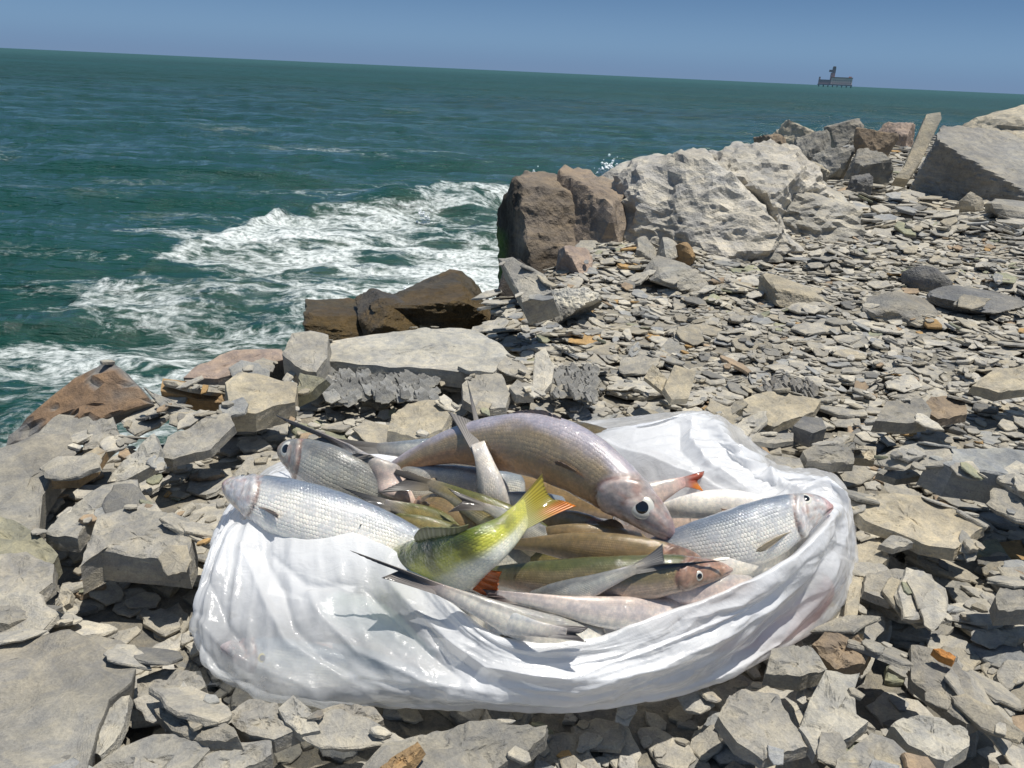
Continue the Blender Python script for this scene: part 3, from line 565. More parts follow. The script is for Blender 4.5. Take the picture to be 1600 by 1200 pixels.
def flake_geo(P, size, th, r, fine=False):
    if fine:
        n = len(P); q = []
        for i in range(n):
            a, b = P[i], P[(i + 1) % n]; e = b - a; L = np.hypot(*e); q.append(a)
            for t in ((.34, .67) if L > .7 else (.5,)):
                q.append(a + e * (t + r.uniform(-.08, .08)) + np.array([-e[1], e[0]]) / (L + 1e-6) * r.uniform(-.055, .055))
        P = np.array(q)
    m = len(P); Q = P * size; rows = []
    tz = r.uniform(-.16, .16, m) * th
    rows.append(np.column_stack([Q * r.uniform(.90, 1.05, (m, 1)), np.full(m, -th)]))
    if fine: rows.append(np.column_stack([Q * r.uniform(.985, 1.045, (m, 1)), -th * r.uniform(.4, .65, m)]))
    rows.append(np.column_stack([Q, -.10 * th + tz - th * .1]))
    rows.append(np.column_stack([Q * r.uniform(.84, .965, (m, 1)), tz * .5]))
    if fine: rows.append(np.column_stack([Q * r.uniform(.42, .58, (m, 1)), r.uniform(-.10, .12, m) * th]))
    V = np.vstack(rows + [[[0, 0, r.uniform(-.05, .12) * th]], [[0, 0, -th]]])
    k = len(rows); F = gridfaces(k, m, True); F = np.vstack([F[:, [0, 1, 2]], F[:, [0, 2, 3]]])
    ct, cb = len(V) - 2, len(V) - 1; i = np.arange(m); L = (k - 1) * m
    F = np.vstack([F, np.stack([L + i, L + (i + 1) % m, np.full(m, ct)], 1), np.stack([(i + 1) % m, i, np.full(m, cb)], 1)])
    return V, F
PAL = [((.37, .355, .318), 30), ((.44, .425, .385), 28), ((.29, .285, .265), 10), ((.36, .335, .28), 14), ((.31, .32, .325), 8), ((.43, .415, .375), 12), ((.33, .26, .19), 3), ((.40, .27, .13), 1.2), ((.19, .19, .185), 3), ((.30, .31, .23), 2)]
PNAME = ['grey', 'light grey', 'dark grey', 'beige', 'blue grey', 'pale', 'brown', 'rusty orange', 'charcoal', 'olive']
PW = np.array([p[1] for p in PAL], float); PW /= PW.sum()
def drop(H, x, y, th_, size, thick, P, r, maxtilt=.55, sub=30):
    """lay the shard on whatever is already there; returns centre, basis"""
    ca, sa = math.cos(th_), math.sin(th_); Q = P @ np.array([[ca, sa], [-sa, ca]]) * size
    a, b = H.box(x + Q[:, 0].min(), x + Q[:, 0].max(), y + Q[:, 1].min(), y + Q[:, 1].max())
    if a.stop - a.start < 2 or b.stop - b.start < 2: return None
    gx, gy = H.GX[a, b], H.GY[a, b]; m = in_poly(Q + np.array([x, y]), gx, gy)
    if m.sum() < 3: return None
    if H.mask[a, b][m].mean() > .5: return None
    hx, hy, hz = gx[m] - x, gy[m] - y, H.h[a, b][m]
    A = np.stack([hx, hy, np.ones(len(hx))], 1)
    sol = np.linalg.lstsq(A, hz, rcond=None)[0]; g = sol[:2]; gl = np.hypot(*g)
    if gl > maxtilt: g = g * maxtilt / gl
    g = g * .7 + r.normal(0, .06, 2)
    res = hz - A[:, 0] * g[0] - A[:, 1] * g[1]; c0 = np.quantile(res, .80) + thick * .85
    top = A[:, 0] * g[0] + A[:, 1] * g[1] + c0
    if H.lim is not None and np.any(top > H.lim[a, b][m]): return None
    sub_ = H.h[a, b]; sub_[m] = np.maximum(sub_[m], top)
    N = np.array([-g[0], -g[1], 1.0]); N /= np.linalg.norm(N)
    X = np.array([ca, sa, 0.0]); X = X - N * (X @ N); X /= np.linalg.norm(X); Y = np.cross(N, X)
    return np.array([x, y, c0]), np.stack([X, Y, N], 0)
BAGPX = [(318, 1000), (350, 1062), (400, 1088), (520, 1096), (650, 1104), (880, 1108), (990, 1100), (1085, 1078), (1180, 1040), (1260, 995), (1315, 940), (1315, 880), (1290, 790), (1190, 730), (1120, 690), (1000, 690), (800, 700), (640, 715), (480, 730), (380, 790), (350, 900)]
BAGPOLY = np.array([tuple(W(x, y, 0))[:2] for x, y in BAGPX])
_bc = BAGPOLY.mean(0)
def BAGMASK(x, y): return bool(in_poly(_bc + (BAGPOLY - _bc) * .92, np.array([x]), np.array([y]))[0])
STAMPS.append((_bc + (BAGPOLY - _bc) * .97, None, Vector((0, 0, 1)), Vector((_bc[0], _bc[1], .0))))
for q_ in [(345, 1000, 'lower left of the bag'), (700, 1110, 'bottom fold of the bag'), (1000, 1110, 'rightward bag bottom'), (1280, 980, 'right end of the bag'), (480, 700, 'rearmost fish head'), (1120, 640, 'peak of the bag')]: LAND.append(q_)
rs = np.random.default_rng(5)
def visible(x, y, mx=.72, my=.55): return (np.abs(x) < mx * y + my) & (y > .22)
near = HMap(-1.7, 3.0, .2, 3.5, .006); limits(near)
TN = flake_templates(60, 7, rs); TF = flake_templates(40, 6, rs)
pieces = []                 # near shards: dict
def batch(H, n, xr, yr, smin, smax, thk, T, store, fine, dens=None):
    done = 0
    x = rs.uniform(*xr, n); y = rs.uniform(*yr, n); d = shore_d(x, y); ok = visible(x, y) & (d > -.25)
    x, y, d = x[ok], y[ok], d[ok]
    for xi, yi in zip(x, y):
        s = smin * (smax / smin) ** (rs.random() ** 1.5); P = T[rs.integers(len(T))]; th = rs.uniform(0, 2 * np.pi); t_ = s * rs.uniform(*thk)
        r_ = drop(H, xi, yi, th, s, t_, P, rs)
        if r_ is None: continue
        store.append((xi, yi, s, t_, P, r_[0], r_[1], int(rs.choice(len(PAL), p=PW)), fine, rs.uniform(.88, 1.12)))
# a bed under everything first; then the slabs and the bag are there and the upper shards lie round and over them
batch(near, 7500, (-1.6, 2.9), (.25, 3.45), .020, .055, (.10, .24), TN, pieces, True)
batch(near, 7000, (-1.6, 2.9), (.25, 3.45), .008, .022, (.14, .32), TF, pieces, False)
stamp(near)
batch(near, 3600, (-1.6, 2.9), (.25, 3.45), .020, .062, (.08, .18), TN, pieces, True)
batch(near, 7500, (-1.6, 2.9), (.25, 3.45), .009, .030, (.12, .28), TN, pieces, True)
batch(near, 12000, (-1.1, 1.6), (.25, 1.9), .004, .013, (.2, .5), TF, pieces, False)
batch(near, 700, (-1.6, 2.9), (.25, 3.45), .026, .058, (.08, .15), TN, pieces, True)
far_p = []
def far_batch(nf, smin, big):
    yy = 3.4 * (16 / 3.4) ** (rs.random(nf) ** 1.25); xx = rs.uniform(-.5, 1, nf) * (.72 * yy + .5); ok = (shore_d(xx, yy) > -.3)
    for xi, yi in zip(xx[ok], yy[ok]):
        s = smin * big ** (rs.random() ** 1.4) * (yi / 3.4) ** .35; P = TF[rs.integers(40)]; t_ = s * rs.uniform(.08, .22)
        r_ = drop(far, xi, yi, rs.uniform(0, 6.28), s, t_, P, rs)
        if r_ is not None: far_p.append((xi, yi, s, t_, P, r_[0], r_[1], int(rs.choice(len(PAL), p=PW)), False, rs.uniform(.88, 1.12)))
far = HMap(-2.0, 14.0, 3.3, 18.0, .022); limits(far); far_batch(7000, .026, 3.6); stamp(far); far_batch(11000, .016, 5.0)
def merged(name, L, mat, label):
    Vs, Fs, Cs = [], [], []; off = 0
    for (xi, yi, s, t_, P, c, B, ci, fine, br) in L:
        V, F = flake_geo(P, s, t_, rs, fine and s > .014)
        Vs.append(V @ B + c); Fs.append(F + off); off += len(V)
        Cs.append(np.tile(np.array(PAL[ci][0]) * br, (len(V), 1)))
    o = link(name, mesh(name, np.vstack(Vs), np.vstack(Fs), False, np.vstack(Cs)), mat); tag(o, label, kind='stuff'); return o
# the shards that show largest stay things of their own
def show(p):
    px, py, d = PX((p[0], p[1], p[5][2])); 
    if not (-20 < px < 1620 and -20 < py < 1215): return 0
    i, j = int((p[1] - near.y0) / near.r), int((p[0] - near.x0) / near.r)
    hid = near.h[min(i, near.ny - 1), min(j, near.nx - 1)] - p[5][2]
    if BAGMASK(p[0], p[1]): return 0
    return p[2] / d * (1.0 if hid < .006 else .3)
score = np.array([show(p) for p in pieces]); order = np.argsort(-score); NTH = 290
chosen = set(order[:NTH].tolist())
merged('shale_rubble', [p for i, p in enumerate(pieces) if i not in chosen], STONE, 'loose broken grey shale chips covering the shore near the bag')
merged('far_shale_rubble', far_p, STONEF, 'loose broken grey shale spreading away along the shore')
import collections
used = collections.Counter(); todo = []
for i in order[:NTH]:
    xi, yi, s, t_, P, c, B, ci, fine, br = pieces[i]
    px, py, d = PX(c); asp = np.ptp(P[:, 1]) / np.ptp(P[:, 0]); w = s * np.ptp(P[:, 0]) / d * FPX
    size = 'large' if w > 120 else 'medium' if w > 85 else 'small' if w > 60 else 'tiny'
    form = 'slender' if asp < .55 else 'oblong' if asp < .72 else 'broad' if asp > .95 else 'angular'
    tl = math.degrees(math.acos(min(1, B[2][2]))); lie = 'steeply tilted' if tl > 24 else 'tilted' if tl > 13 else 'flat lying'
    best = min(LAND, key=lambda q: (q[0] - px) ** 2 + 2.2 * (q[1] - py) ** 2)
    dx, dy = px - best[0], py - best[1]
    rel = ('right of' if dx > 0 else 'left of') if abs(dx) > 1.3 * abs(dy) else ('in front of' if dy > 0 else 'behind')
    lm_ = best[2].replace("white upright stone", "upright stone").replace("large crumpled pale boulder", "crumpled pale boulder").replace("tilted slab by the brown boulder", "slab by the brown boulder").replace("big grey rock at the left edge", "big rock at left edge").replace("broad beige rock at the right edge", "beige rock at right edge"); lab = f"{size} {lie} {form} {PNAME[ci]} shard {rel} {lm_}"
    todo.append((i, lab, best[2], math.hypot(dx, dy)))
cnt = collections.Counter(l for _, l, _, _ in todo); seen = collections.Counter()
OR_ = ['nearest', 'second nearest', 'third nearest', 'fourth nearest', 'fifth nearest', 'sixth nearest']
todo.sort(key=lambda q: (q[1], q[3]))
for i, lab, lm, _ in todo:
    xi, yi, s, t_, P, c, B, ci, fine, br = pieces[i]
    if cnt[lab] > 1:
        k = seen[lab]; seen[lab] += 1
        lab = (['', 'second ', 'third ', 'fourth ', 'fifth ', 'sixth '][min(k, 5)] + 'nearest ') + lab
    rr_ = np.random.default_rng(int(i)); V, F = flake_geo(P, s, t_, rr_, True)
    me = mesh('shale_shard', V, F, False, np.array(PAL[ci][0])[None] * br * (1 + .06 * fbm(V[:, 0] * 40, V[:, 1] * 40, float(i), 2))[:, None]); o = link('shale_shard', me, STONE)
    Mx = Matrix.Identity(4)
    for a in range(3):
        for b in range(3): Mx[b][a] = B[a][b]
        Mx[a][3] = c[a]
    o.matrix_world = Mx; tag(o, lab, 'stone', 'loose shale shards around the ' + lm, 'thing')

import sys; print('HM', np.percentile(near.h[~near.mask & (shore_d(near.GX, near.GY) > .1) & (np.abs(near.GX) < .6 * near.GY)], [5, 25, 50, 75, 95]))

# ================================================================ THE WHITE PLASTIC BAG
ST = [ # rim, bulge, ground contact (photo x, y, height)
 ((372, 808, .105), (332, 880, .075), (352, 905, 0)), ((392, 812, .112), (302, 962, .055), (322, 1000, 0)), ((462, 822, .114), (322, 1035, .042), (345, 1058, 0)),
 ((548, 838, .116), (392, 1070, .036), (400, 1086, 0)), ((612, 866, .112), (520, 1072, .038), (522, 1096, 0)), ((662, 905, .106), (650, 1080, .042), (650, 1105, 0)),
 ((716, 958, .100), (762, 1084, .045), (762, 1110, 0)), ((790, 1000, .090), (870, 1088, .045), (870, 1114, 0)), ((880, 1006, .086), (975, 1076, .045), (975, 1108, 0)),
 ((960, 992, .088), (1070, 1050, .046), (1070, 1086, 0)), ((1050, 958, .098), (1160, 1000, .05), (1165, 1048, 0)), ((1140, 925, .108), (1250, 940, .055), (1250, 1000, 0)),
 ((1222, 885, .118), (1316, 895, .062), (1310, 950, 0)), ((1278, 842, .126), (1328, 848, .075), (1325, 905, 0)), ((1304, 800, .135), (1326, 800, .09), (1330, 860, 0)),
 ((1272, 775, .125), (1306, 752, .13), (1325, 790, 0)), ((1210, 790, .112), (1262, 742, .118), (1290, 745, 0)), ((1150, 772, .112), (1192, 742, .115), (1220, 730, 0)), ((1098, 742, .120), (1152, 690, .135), (1170, 690, 0)),
 ((1050, 722, .124), (1124, 655, .142), (1140, 670, 0)), ((985, 700, .122), (1080, 645, .140), (1080, 650, 0)), ((930, 682, .112), (1000, 668, .125), (1000, 655, 0)),
 ((850, 700, .06), (880, 680, .06), (880, 668, 0)), ((720, 705, .05), (720, 694, .04), (720, 690, 0)), ((580, 715, .05), (570, 706, .03), (565, 705, 0)), ((470, 735, .06), (440, 730, .04), (430, 735, 0)), ((395, 775, .09), (360, 800, .06), (365, 820, 0))]
NS, NT_ = 900, 150
def ring(pts):
    P = np.array([V3(W(*p)) for p in pts]); n = len(P); Q = np.vstack([P[-1:], P, P[:2]]); out = []
    for s in np.linspace(0, n, NS, endpoint=False):
        i = int(s); f = s - i; a, b, c, d = Q[i:i + 4]
        out.append(.5 * ((2 * b) + (c - a) * f + (2 * a - 5 * b + 4 * c - d) * f * f + (3 * b - a - 3 * c + d) * f ** 3))
    return np.array(out)
Rr, Mr, Gr = ring([s[0] for s in ST]), ring([s[1] for s in ST]), ring([s[2] for s in ST])
Gr[:, 2] = np.maximum(Gr[:, 2], .004)
cen = np.array([(Rr[:, 0].max() + Rr[:, 0].min()) / 2, (Rr[:, 1].max() + Rr[:, 1].min()) / 2, .02])
inw = cen - Rr; inw[:, 2] = 0; inw = unit(inw)
I1 = Rr + inw * .010 + np.array([0, 0, -.006]); I2 = Rr + inw * .035 + np.array([0, 0, -.05])
UG = Gr + (cen - Gr) * np.array([.16, .16, 0]) + np.array([0, 0, -.004])
# profile through the rings: tuck, lip, rim, bulge, ground, under
ctl = np.stack([I2, I1, Rr, Rr * .45 + Mr * .55 + np.array([0, 0, .006]), Mr, Mr * .35 + Gr * .65, Gr, UG])       # (8,NS,3)
tk = np.array([0, .08, .16, .42, .66, .84, .95, 1.0]); tt = np.linspace(0, 1, NT_)
def hermite(t):
    i = int(np.clip(np.searchsorted(tk, t, 'right') - 1, 0, len(tk) - 2)); h_ = tk[i + 1] - tk[i]; f = (t - tk[i]) / h_
    def m_(j):
        if j == 0: return (ctl[1] - ctl[0]) / (tk[1] - tk[0])
        if j == len(tk) - 1: return (ctl[-1] - ctl[-2]) / (tk[-1] - tk[-2])
        return (ctl[j + 1] - ctl[j - 1]) / (tk[j + 1] - tk[j - 1])
    return (2 * f ** 3 - 3 * f * f + 1) * ctl[i] + (f ** 3 - 2 * f * f + f) * h_ * m_(i) + (-2 * f ** 3 + 3 * f * f) * ctl[i + 1] + (f ** 3 - f * f) * h_ * m_(i + 1)
BV = np.stack([hermite(t) for t in tt])                    # (NT,NS,3)
# folds: long creases sweeping along the bag
s_ = np.linspace(0, len(ST), NS, endpoint=False)[None, :] + np.zeros((NT_, 1)); t_ = tt[:, None] + np.zeros((1, NS))
nrm = np.cross(np.roll(BV, -1, 1) - np.roll(BV, 1, 1), np.gradient(BV, axis=0)); nrm = unit(nrm)
outw = BV - cen; sg = np.sign(np.sum(nrm * outw, -1).mean()); nrm = nrm * sg
# slope of the creases by place: right half tangential rising to the right, left half falling from the left peak
slope = np.interp(s_, [0, 2, 4, 6, 8, 10, 13, 14.5, 17, 20, 22, 26], [.40, .26, .17, .10, -.02, -.09, -.15, -.25, -.3, -.22, 0, .3])
def cyc(fn):          # blend so the pattern closes round the ring
    w = sstep(23, 27, s_); return fn(s_) * (1 - w) + fn(s_ - 27) * w
intg = np.concatenate([[0], np.cumsum(slope[0, :-1] * (len(ST) / NS))])[None, :]
def streak(freq, lf, seed):
    def f(ss_):
        q = t_ - intg
        wob = .05 * perlin(ss_ * .9, t_ * 2, seed + 4.0)
        n = perlin(ss_ * lf, (q + wob) * freq, seed)
        return .5 - np.abs(n) * 2.0          # sharp ridge where n = 0
    return cyc(f)
def smooth_st(freq, lf, seed):
    return cyc(lambda ss_: perlin(ss_ * lf, (t_ - intg) * freq, seed))
amp = np.interp(s_, [0, 2, 4, 5, 7, 9, 12, 14, 16, 18, 21, 23, 27], [1.25, 1.1, .75, .7, .8, 1.0, 1.1, 1.2, 1.1, 1.0, .8, .4, 1.25])
CR = [ # creases followed from the photo: ridge (+) or valley (-) height, half width px, points; 1 = front, 2 = rear flap
 (.008, 20, 1, [(372, 815), (345, 900), (316, 960)]), (-.010, 16, 1, [(400, 850), (441, 924), (456, 980), (505, 1032), (561, 1059), (700, 1082)]),
 (.010, 18, 1, [(378, 850), (415, 940), (450, 1005), (540, 1056), (680, 1072)]), (.008, 14, 1, [(306, 962), (350, 1012), (430, 1052), (520, 1084)]), (-.007, 12, 1, [(304, 985), (335, 1045), (400, 1075)]),
 (.006, 12, 1, [(470, 900), (500, 960), (560, 1020), (660, 1062), (800, 1084)]), (-.006, 9, 1, [(565, 915), (610, 965), (690, 1040), (730, 1068)]), (-.006, 9, 1, [(655, 960), (700, 1020), (760, 1062)]),
 (.008, 16, 1, [(600, 900), (680, 985), (760, 1040), (880, 1056), (1000, 1020), (1130, 960), (1240, 890), (1305, 820)]), (.007, 14, 1, [(760, 1072), (900, 1076), (1030, 1040), (1140, 985), (1250, 905), (1316, 835)]),
 (-.010, 16, 1, [(960, 1092), (1097, 1052), (1184, 1012), (1232, 959), (1285, 900), (1312, 850)]), (.009, 14, 1, [(1010, 1098), (1120, 1058), (1210, 1005), (1270, 940), (1318, 870)]),
 (-.006, 9, 1, [(1030, 1012), (1100, 985), (1200, 925), (1280, 860)]), (-.005, 8, 1, [(880, 1044), (960, 1030), (1060, 990), (1150, 945), (1215, 905)]), (.005, 8, 1, [(1060, 968), (1150, 935), (1250, 865)]),
 (-.005, 8, 1, [(420, 860), (480, 915), (560, 912)]), (.006, 10, 1, [(388, 1082), (480, 1078), (600, 1094), (740, 1104)]), (-.006, 10, 1, [(330, 900), (350, 970), (390, 1030), (450, 1060)]),
 (.008, 12, 2, [(940, 690), (1040, 712), (1120, 748), (1200, 792)]), (.009, 12, 2, [(1084, 650), (1078, 690), (1105, 730), (1180, 778)]), (-.008, 10, 2, [(1062, 662), (1062, 700), (1100, 742)]),
 (.008, 12, 2, [(1112, 655), (1152, 702), (1205, 750), (1262, 788)]), (.007, 12, 2, [(1150, 715), (1225, 762), (1292, 792)]), (-.007, 9, 2, [(1130, 690), (1180, 745), (1250, 780)]), (-.006, 9, 2, [(990, 690), (1060, 715), (1120, 745)])]
rel_ = BV - V3(EYE); dz_ = rel_ @ _F; bpx = 800 + FPX * (rel_ @ _R) / dz_; bpy_ = 600 - FPX * (rel_ @ _U) / dz_
crs = np.zeros(bpx.shape); wob_ = 5 * perlin(bpx / 45, bpy_ / 45, 2.0)
for am_, wd_, sd_, pl_ in CR:
    bd_ = np.full(bpx.shape, 1e6); bt_ = np.zeros(bpx.shape); n_ = len(pl_) - 1
    for i_ in range(n_):
        (xa, ya), (xb, yb) = pl_[i_], pl_[i_ + 1]; ex, ey = xb - xa, yb - ya; q_ = np.clip(((bpx - xa) * ex + (bpy_ - ya) * ey) / (ex * ex + ey * ey), 0, 1)
        d_ = np.hypot(bpx - xa - q_ * ex, bpy_ - ya - q_ * ey); m_ = d_ < bd_; bd_ = np.where(m_, d_, bd_); bt_ = np.where(m_, (i_ + q_) / n_, bt_)
    side_ = ((s_ < 14.8) if sd_ == 1 else (s_ > 14.6) & (s_ < 22.5)) & (t_ > .12)
    crs += am_ * np.exp(-np.maximum(bd_ + wob_, 0) / wd_) * np.sin(np.clip(bt_, .0, 1) * math.pi) ** .5 * side_
env = sstep(.08, .34, t_) * sstep(1.0, .85, t_)
dsp = .0070 * smooth_st(5.0, .42, 1.0) + .0078 * streak(4.2, .30, 2.0) + .0034 * streak(8.5, .38, 3.0) + .0011 * streak(17, .6, 5.0) + .0004 * streak(38, 1.2, 7.0)
dsp += .0030 * cyc(lambda q: (.4 - np.abs(perlin(q * 1.9, t_ * 6.5, 12.0)) * 1.9) * sstep(0.0, .5, perlin(q * .7, t_ * 2.5, 33.0)))
BV = BV + nrm * (dsp * amp * env * .62 + 1.2 * crs * sstep(.12, .3, t_) * sstep(1, .9, t_))[..., None]
_q = BV; rg_ = lambda f, k: .35 - np.abs(perlin(_q[..., 0] * f + k, _q[..., 1] * f, _q[..., 2] * f * .7)) * 1.8
BV = BV + nrm * ((.0015 * rg_(16, 2.0) + .0010 * rg_(37, 5.0) + .0007 * rg_(85, 9.0)) * env * (.5 + .8 * np.clip(perlin(_q[..., 0] * 9, _q[..., 1] * 9, 4.0) + .4, 0, 1)))[..., None]
# ragged lip
BV += np.array([0, 0, 1.0]) * ((.005 * cyc(lambda q: perlin(q * 1.1, 0 * q, 3.0)) + .0012 * cyc(lambda q: perlin(q * 3.5, 0 * q, 8.0))) * np.exp(-((t_ - .14) / .10) ** 2))[..., None]
BV[..., 2] = np.maximum(BV[..., 2], -.002)
t = NT('white_plastic'); co = t.coord()
n1 = t.noise(co, 26, 5, .6); n2 = t.noise(co, 120, 4, .6, .6); n3 = t.noise(t.scaled(co, (30, 90, 30), (0, 0, .35)), 1.0, 5, .6, 1.0)
nr = t.bump(t.math('ADD', t.math('MULTIPLY', n3, .8), t.math('MULTIPLY', n2, .35)), .5, .0022)
vw = t.n('ShaderNodeVectorMath', operation='MULTIPLY_ADD'); vn = t.n('ShaderNodeTexNoise'); vn.inputs['Scale'].default_value = 18; t.l(co, vn.inputs['Vector']); t.l(vn.outputs['Color'], vw.inputs[0]); vw.inputs[1].default_value = (.05, .05, .05); t.l(co, vw.inputs[2])
def vor(sc):
    v_ = t.n('ShaderNodeTexVoronoi'); t.l(vw.outputs[0], v_.inputs['Vector']); v_.inputs['Scale'].default_value = sc; return v_.outputs['Distance']
nr1 = t.bump(t.math('ADD', t.math('MULTIPLY', vor(20), 1.0), t.math('MULTIPLY', vor(52), .4)), .26, .008, nr)
nr2 = t.bump(t.noise(co, 55, 4, .65, 1.2), .35, .002, nr1)
pb = t.bsdf(Base_Color=(.90, .91, .925), Roughness=.2, Normal=nr2, Coat_Weight=.7, Coat_Roughness=.06, Specular_IOR_Level=.5)
tl = t.n('ShaderNodeBsdfTranslucent'); tl.inputs[0].default_value = (.93, .935, .95, 1); t.l(nr, tl.inputs[1])
m1 = t.n('ShaderNodeMixShader'); m1.inputs[0].default_value = .36; t.l(pb.outputs[0], m1.inputs[1]); t.l(tl.outputs[0], m1.inputs[2])
tp = t.n('ShaderNodeBsdfTransparent'); tp.inputs[0].default_value = (.96, .97, .97, 1)
m2 = t.n('ShaderNodeMixShader'); t.l(t.math('MULTIPLY', t.attr('thin', 'Fac'), t.ramp(n1, .25, .7, .8, 1.15)), m2.inputs[0]); t.l(m1.outputs[0], m2.inputs[1]); t.l(tp.outputs[0], m2.inputs[2])
BAGM = t.done(m2.outputs[0])
thin = .11 + .60 * np.exp(-((s_ - 2.2) / 1.6) ** 2) * sstep(.35, .6, t_) + .42 * np.exp(-((s_ - 11.6) / 1.0) ** 2) * sstep(.45, .65, t_) + .34 * np.exp(-((s_ - 4.4) / 1.2) ** 2) * sstep(.2, .4, t_)
thin = thin + .12 * cyc(lambda q: fbm(q * .8, t_ * 4, 21.0, 3)); thin = np.clip(thin, .04, .74)
base = np.array([cen[0], cen[1], 0])
Vb = np.vstack([BV.reshape(-1, 3), [[cen[0], cen[1], 0.0]]]) - base
gf = gridfaces(NT_, NS, True); Fb = [tuple(f) for f in gf]; cb = len(Vb) - 1; L0 = (NT_ - 1) * NS
Fb += [(cb, L0 + i, L0 + (i + 1) % NS) for i in range(NS)]
bag = link('plastic_bag', mesh('plastic_bag', Vb, Fb, True, attrs={'thin': np.append(thin.ravel(), .1)}), BAGM, loc=tuple(base))
tag(bag, 'crumpled white plastic bag lying open on the shale and full of fish', 'bag', kind='thing')

# height of the bag's visible face behind a photo point, for the fish pressed against it
_bf = (t_ > .18) & (s_ < 14.5); _bx, _by = 0, 0
_rel = BV - V3(EYE); _dz = _rel @ _F; _px = (800 + FPX * (_rel @ _R) / _dz); _py = (600 - FPX * (_rel @ _U) / _dz)
def bagz(px, py, back):
    d = np.hypot(_px - px, _py - py) + np.where(_bf, 0, 1e5); c = np.argsort(d.ravel())[:12]
    c = c[np.argmin(_dz.ravel()[c])]; p = BV.reshape(-1, 3)[c]; r_ = unit(p - V3(EYE)); return float((p + r_ * back)[2])

# ================================================================ THE FISH
def fish_mat(name, coat=1.0, sheen=.0, metal=.25, scale_amt=.34):
    t = NT(name); base = t.attr('Col'); uv = t.attr('uvp', 'Vector'); sc = t.attr('scale', 'Fac'); co = t.coord()
    # overlapping scale rows in body coordinates: half-row shifted cells
    sx = t.n('ShaderNodeSeparateXYZ'); t.l(uv, sx.inputs[0])
    wb = t.noise(co, 40, 3, .6); sxu = t.math('ADD', sx.outputs[0], t.math('MULTIPLY', wb, .012)); sxv = t.math('ADD', sx.outputs[1], t.math('MULTIPLY', wb, .03))
    u = t.math('MULTIPLY', sxu, 74.0); v = t.math('MULTIPLY', sxv, 44.0)
    row = t.math('FLOOR', v); odd = t.math('MULTIPLY', t.math('MODULO', row, 2.0), .5)
    def cell(dr):
        r_ = t.math('ADD', row, dr); od = t.math('MULTIPLY', t.math('ABSOLUTE', t.math('MODULO', r_, 2.0)), .5)
        fu = t.math('SUBTRACT', t.math('FRACT', t.math('ADD', u, od)), .5); fv = t.math('SUBTRACT', t.math('SUBTRACT', v, r_), .5)
        return t.math('SQRT', t.math('ADD', t.math('MULTIPLY', fu, fu), t.math('MULTIPLY', fv, fv)))
    d0, d1, d2 = cell(0.0), cell(1.0), cell(-1.0)
    d = t.math('MINIMUM', t.math('MINIMUM', d0, d1), d2)
    edge = t.ramp(d, .28, .56)
    n1 = t.noise(co, 60, 4, .6); n2 = t.noise(co, 240, 3, .6)
    es = t.math('MULTIPLY', t.math('MULTIPLY', edge, sc), t.ramp(n1, .35, .62, .15, 1.0))
    c = t.mix(t.ramp(n1, .3, .7), t.mix(1.0, base, (.84, .85, .88), 'MULTIPLY'), t.mix(1.0, base, (1.14, 1.12, 1.05), 'MULTIPLY'))
    c = t.mix(t.ramp(n2, .35, .68), t.mix(1.0, c, (.90, .91, .91), 'MULTIPLY'), t.mix(1.0, c, (1.12, 1.1, 1.08), 'MULTIPLY'))
    c = t.mix(t.math('MULTIPLY', es, scale_amt), c, t.mix(1.0, c, (.42, .44, .50), 'MULTIPLY'))
    h = t.math('ADD', t.math('MULTIPLY', es, -1.0), t.math('MULTIPLY', n2, .25))
    nr = t.bump(h, .35, .0010); cn = t.bump(t.math('ADD', t.noise(co, 75, 2, .5), t.math('MULTIPLY', t.noise(co, 230, 3, .6), .42)), .9, .0040)
    b = t.bsdf(Base_Color=c, Roughness=t.math('ADD', .34, t.math('MULTIPLY', n1, .12)), Metallic=t.math('MULTIPLY', t.attr('shine', 'Fac'), metal), Normal=nr, Coat_Weight=coat, Coat_Roughness=.055, Coat_Normal=cn,
               Subsurface_Weight=.08, Subsurface_Radius=(.006, .003, .002), Subsurface_Scale=.5)
    return t.done(b.outputs[0])
FISH = fish_mat('fish_skin', metal=.12); FISHB = fish_mat('fish_skin_brown', metal=.15, scale_amt=.2)
def fin_mat(name):
    t = NT(name); base = t.attr('Col'); uv = t.attr('uvp', 'Vector'); sx = t.n('ShaderNodeSeparateXYZ'); t.l(uv, sx.inputs[0])
    ray = t.math('SINE', t.math('MULTIPLY', sx.outputs[0], 110.0)); ry = t.ramp(ray, -.3, .9)
    c = t.mix(t.math('MULTIPLY', ry, .45), base, t.mix(1.0, base, (.5, .48, .45), 'MULTIPLY'))
    b = t.bsdf(Base_Color=c, Roughness=.35, Coat_Weight=.7, Coat_Roughness=.1, Normal=t.bump(ray, .5, .0006))
    tr = t.n('ShaderNodeBsdfTranslucent'); t.put(tr.inputs[0], c); m = t.n('ShaderNodeMixShader'); m.inputs[0].default_value = .3
    t.l(b.outputs[0], m.inputs[1]); t.l(tr.outputs[0], m.inputs[2]); return t.done(m.outputs[0])
FIN = fin_mat('fish_fin')
def plain(name, col, rough=.3, coat=0.0, metal=0.0, emit=None):
    t = NT(name); return t.done(t.bsdf(Base_Color=col, Roughness=rough, Coat_Weight=coat, Coat_Roughness=.03, Metallic=metal).outputs[0])
EYE_M = plain('eye_white', (.72, .69, .60), .3, 1.0, .2); EYE_Y = plain('eye_yellow', (.70, .55, .12), .25, 1.0); EYE_R = plain('eye_ring', (.16, .14, .12), .35, .8); PUP = plain('eye_pupil', (.004, .004, .005), .12, 1.0)
HU = [0, .015, .04, .08, .14, .21, .30, .40, .52, .65, .78, .88, .95, 1.0]
HDs = [.035, .10, .17, .245, .32, .39, .45, .48, .46, .38, .27, .19, .15, .13]
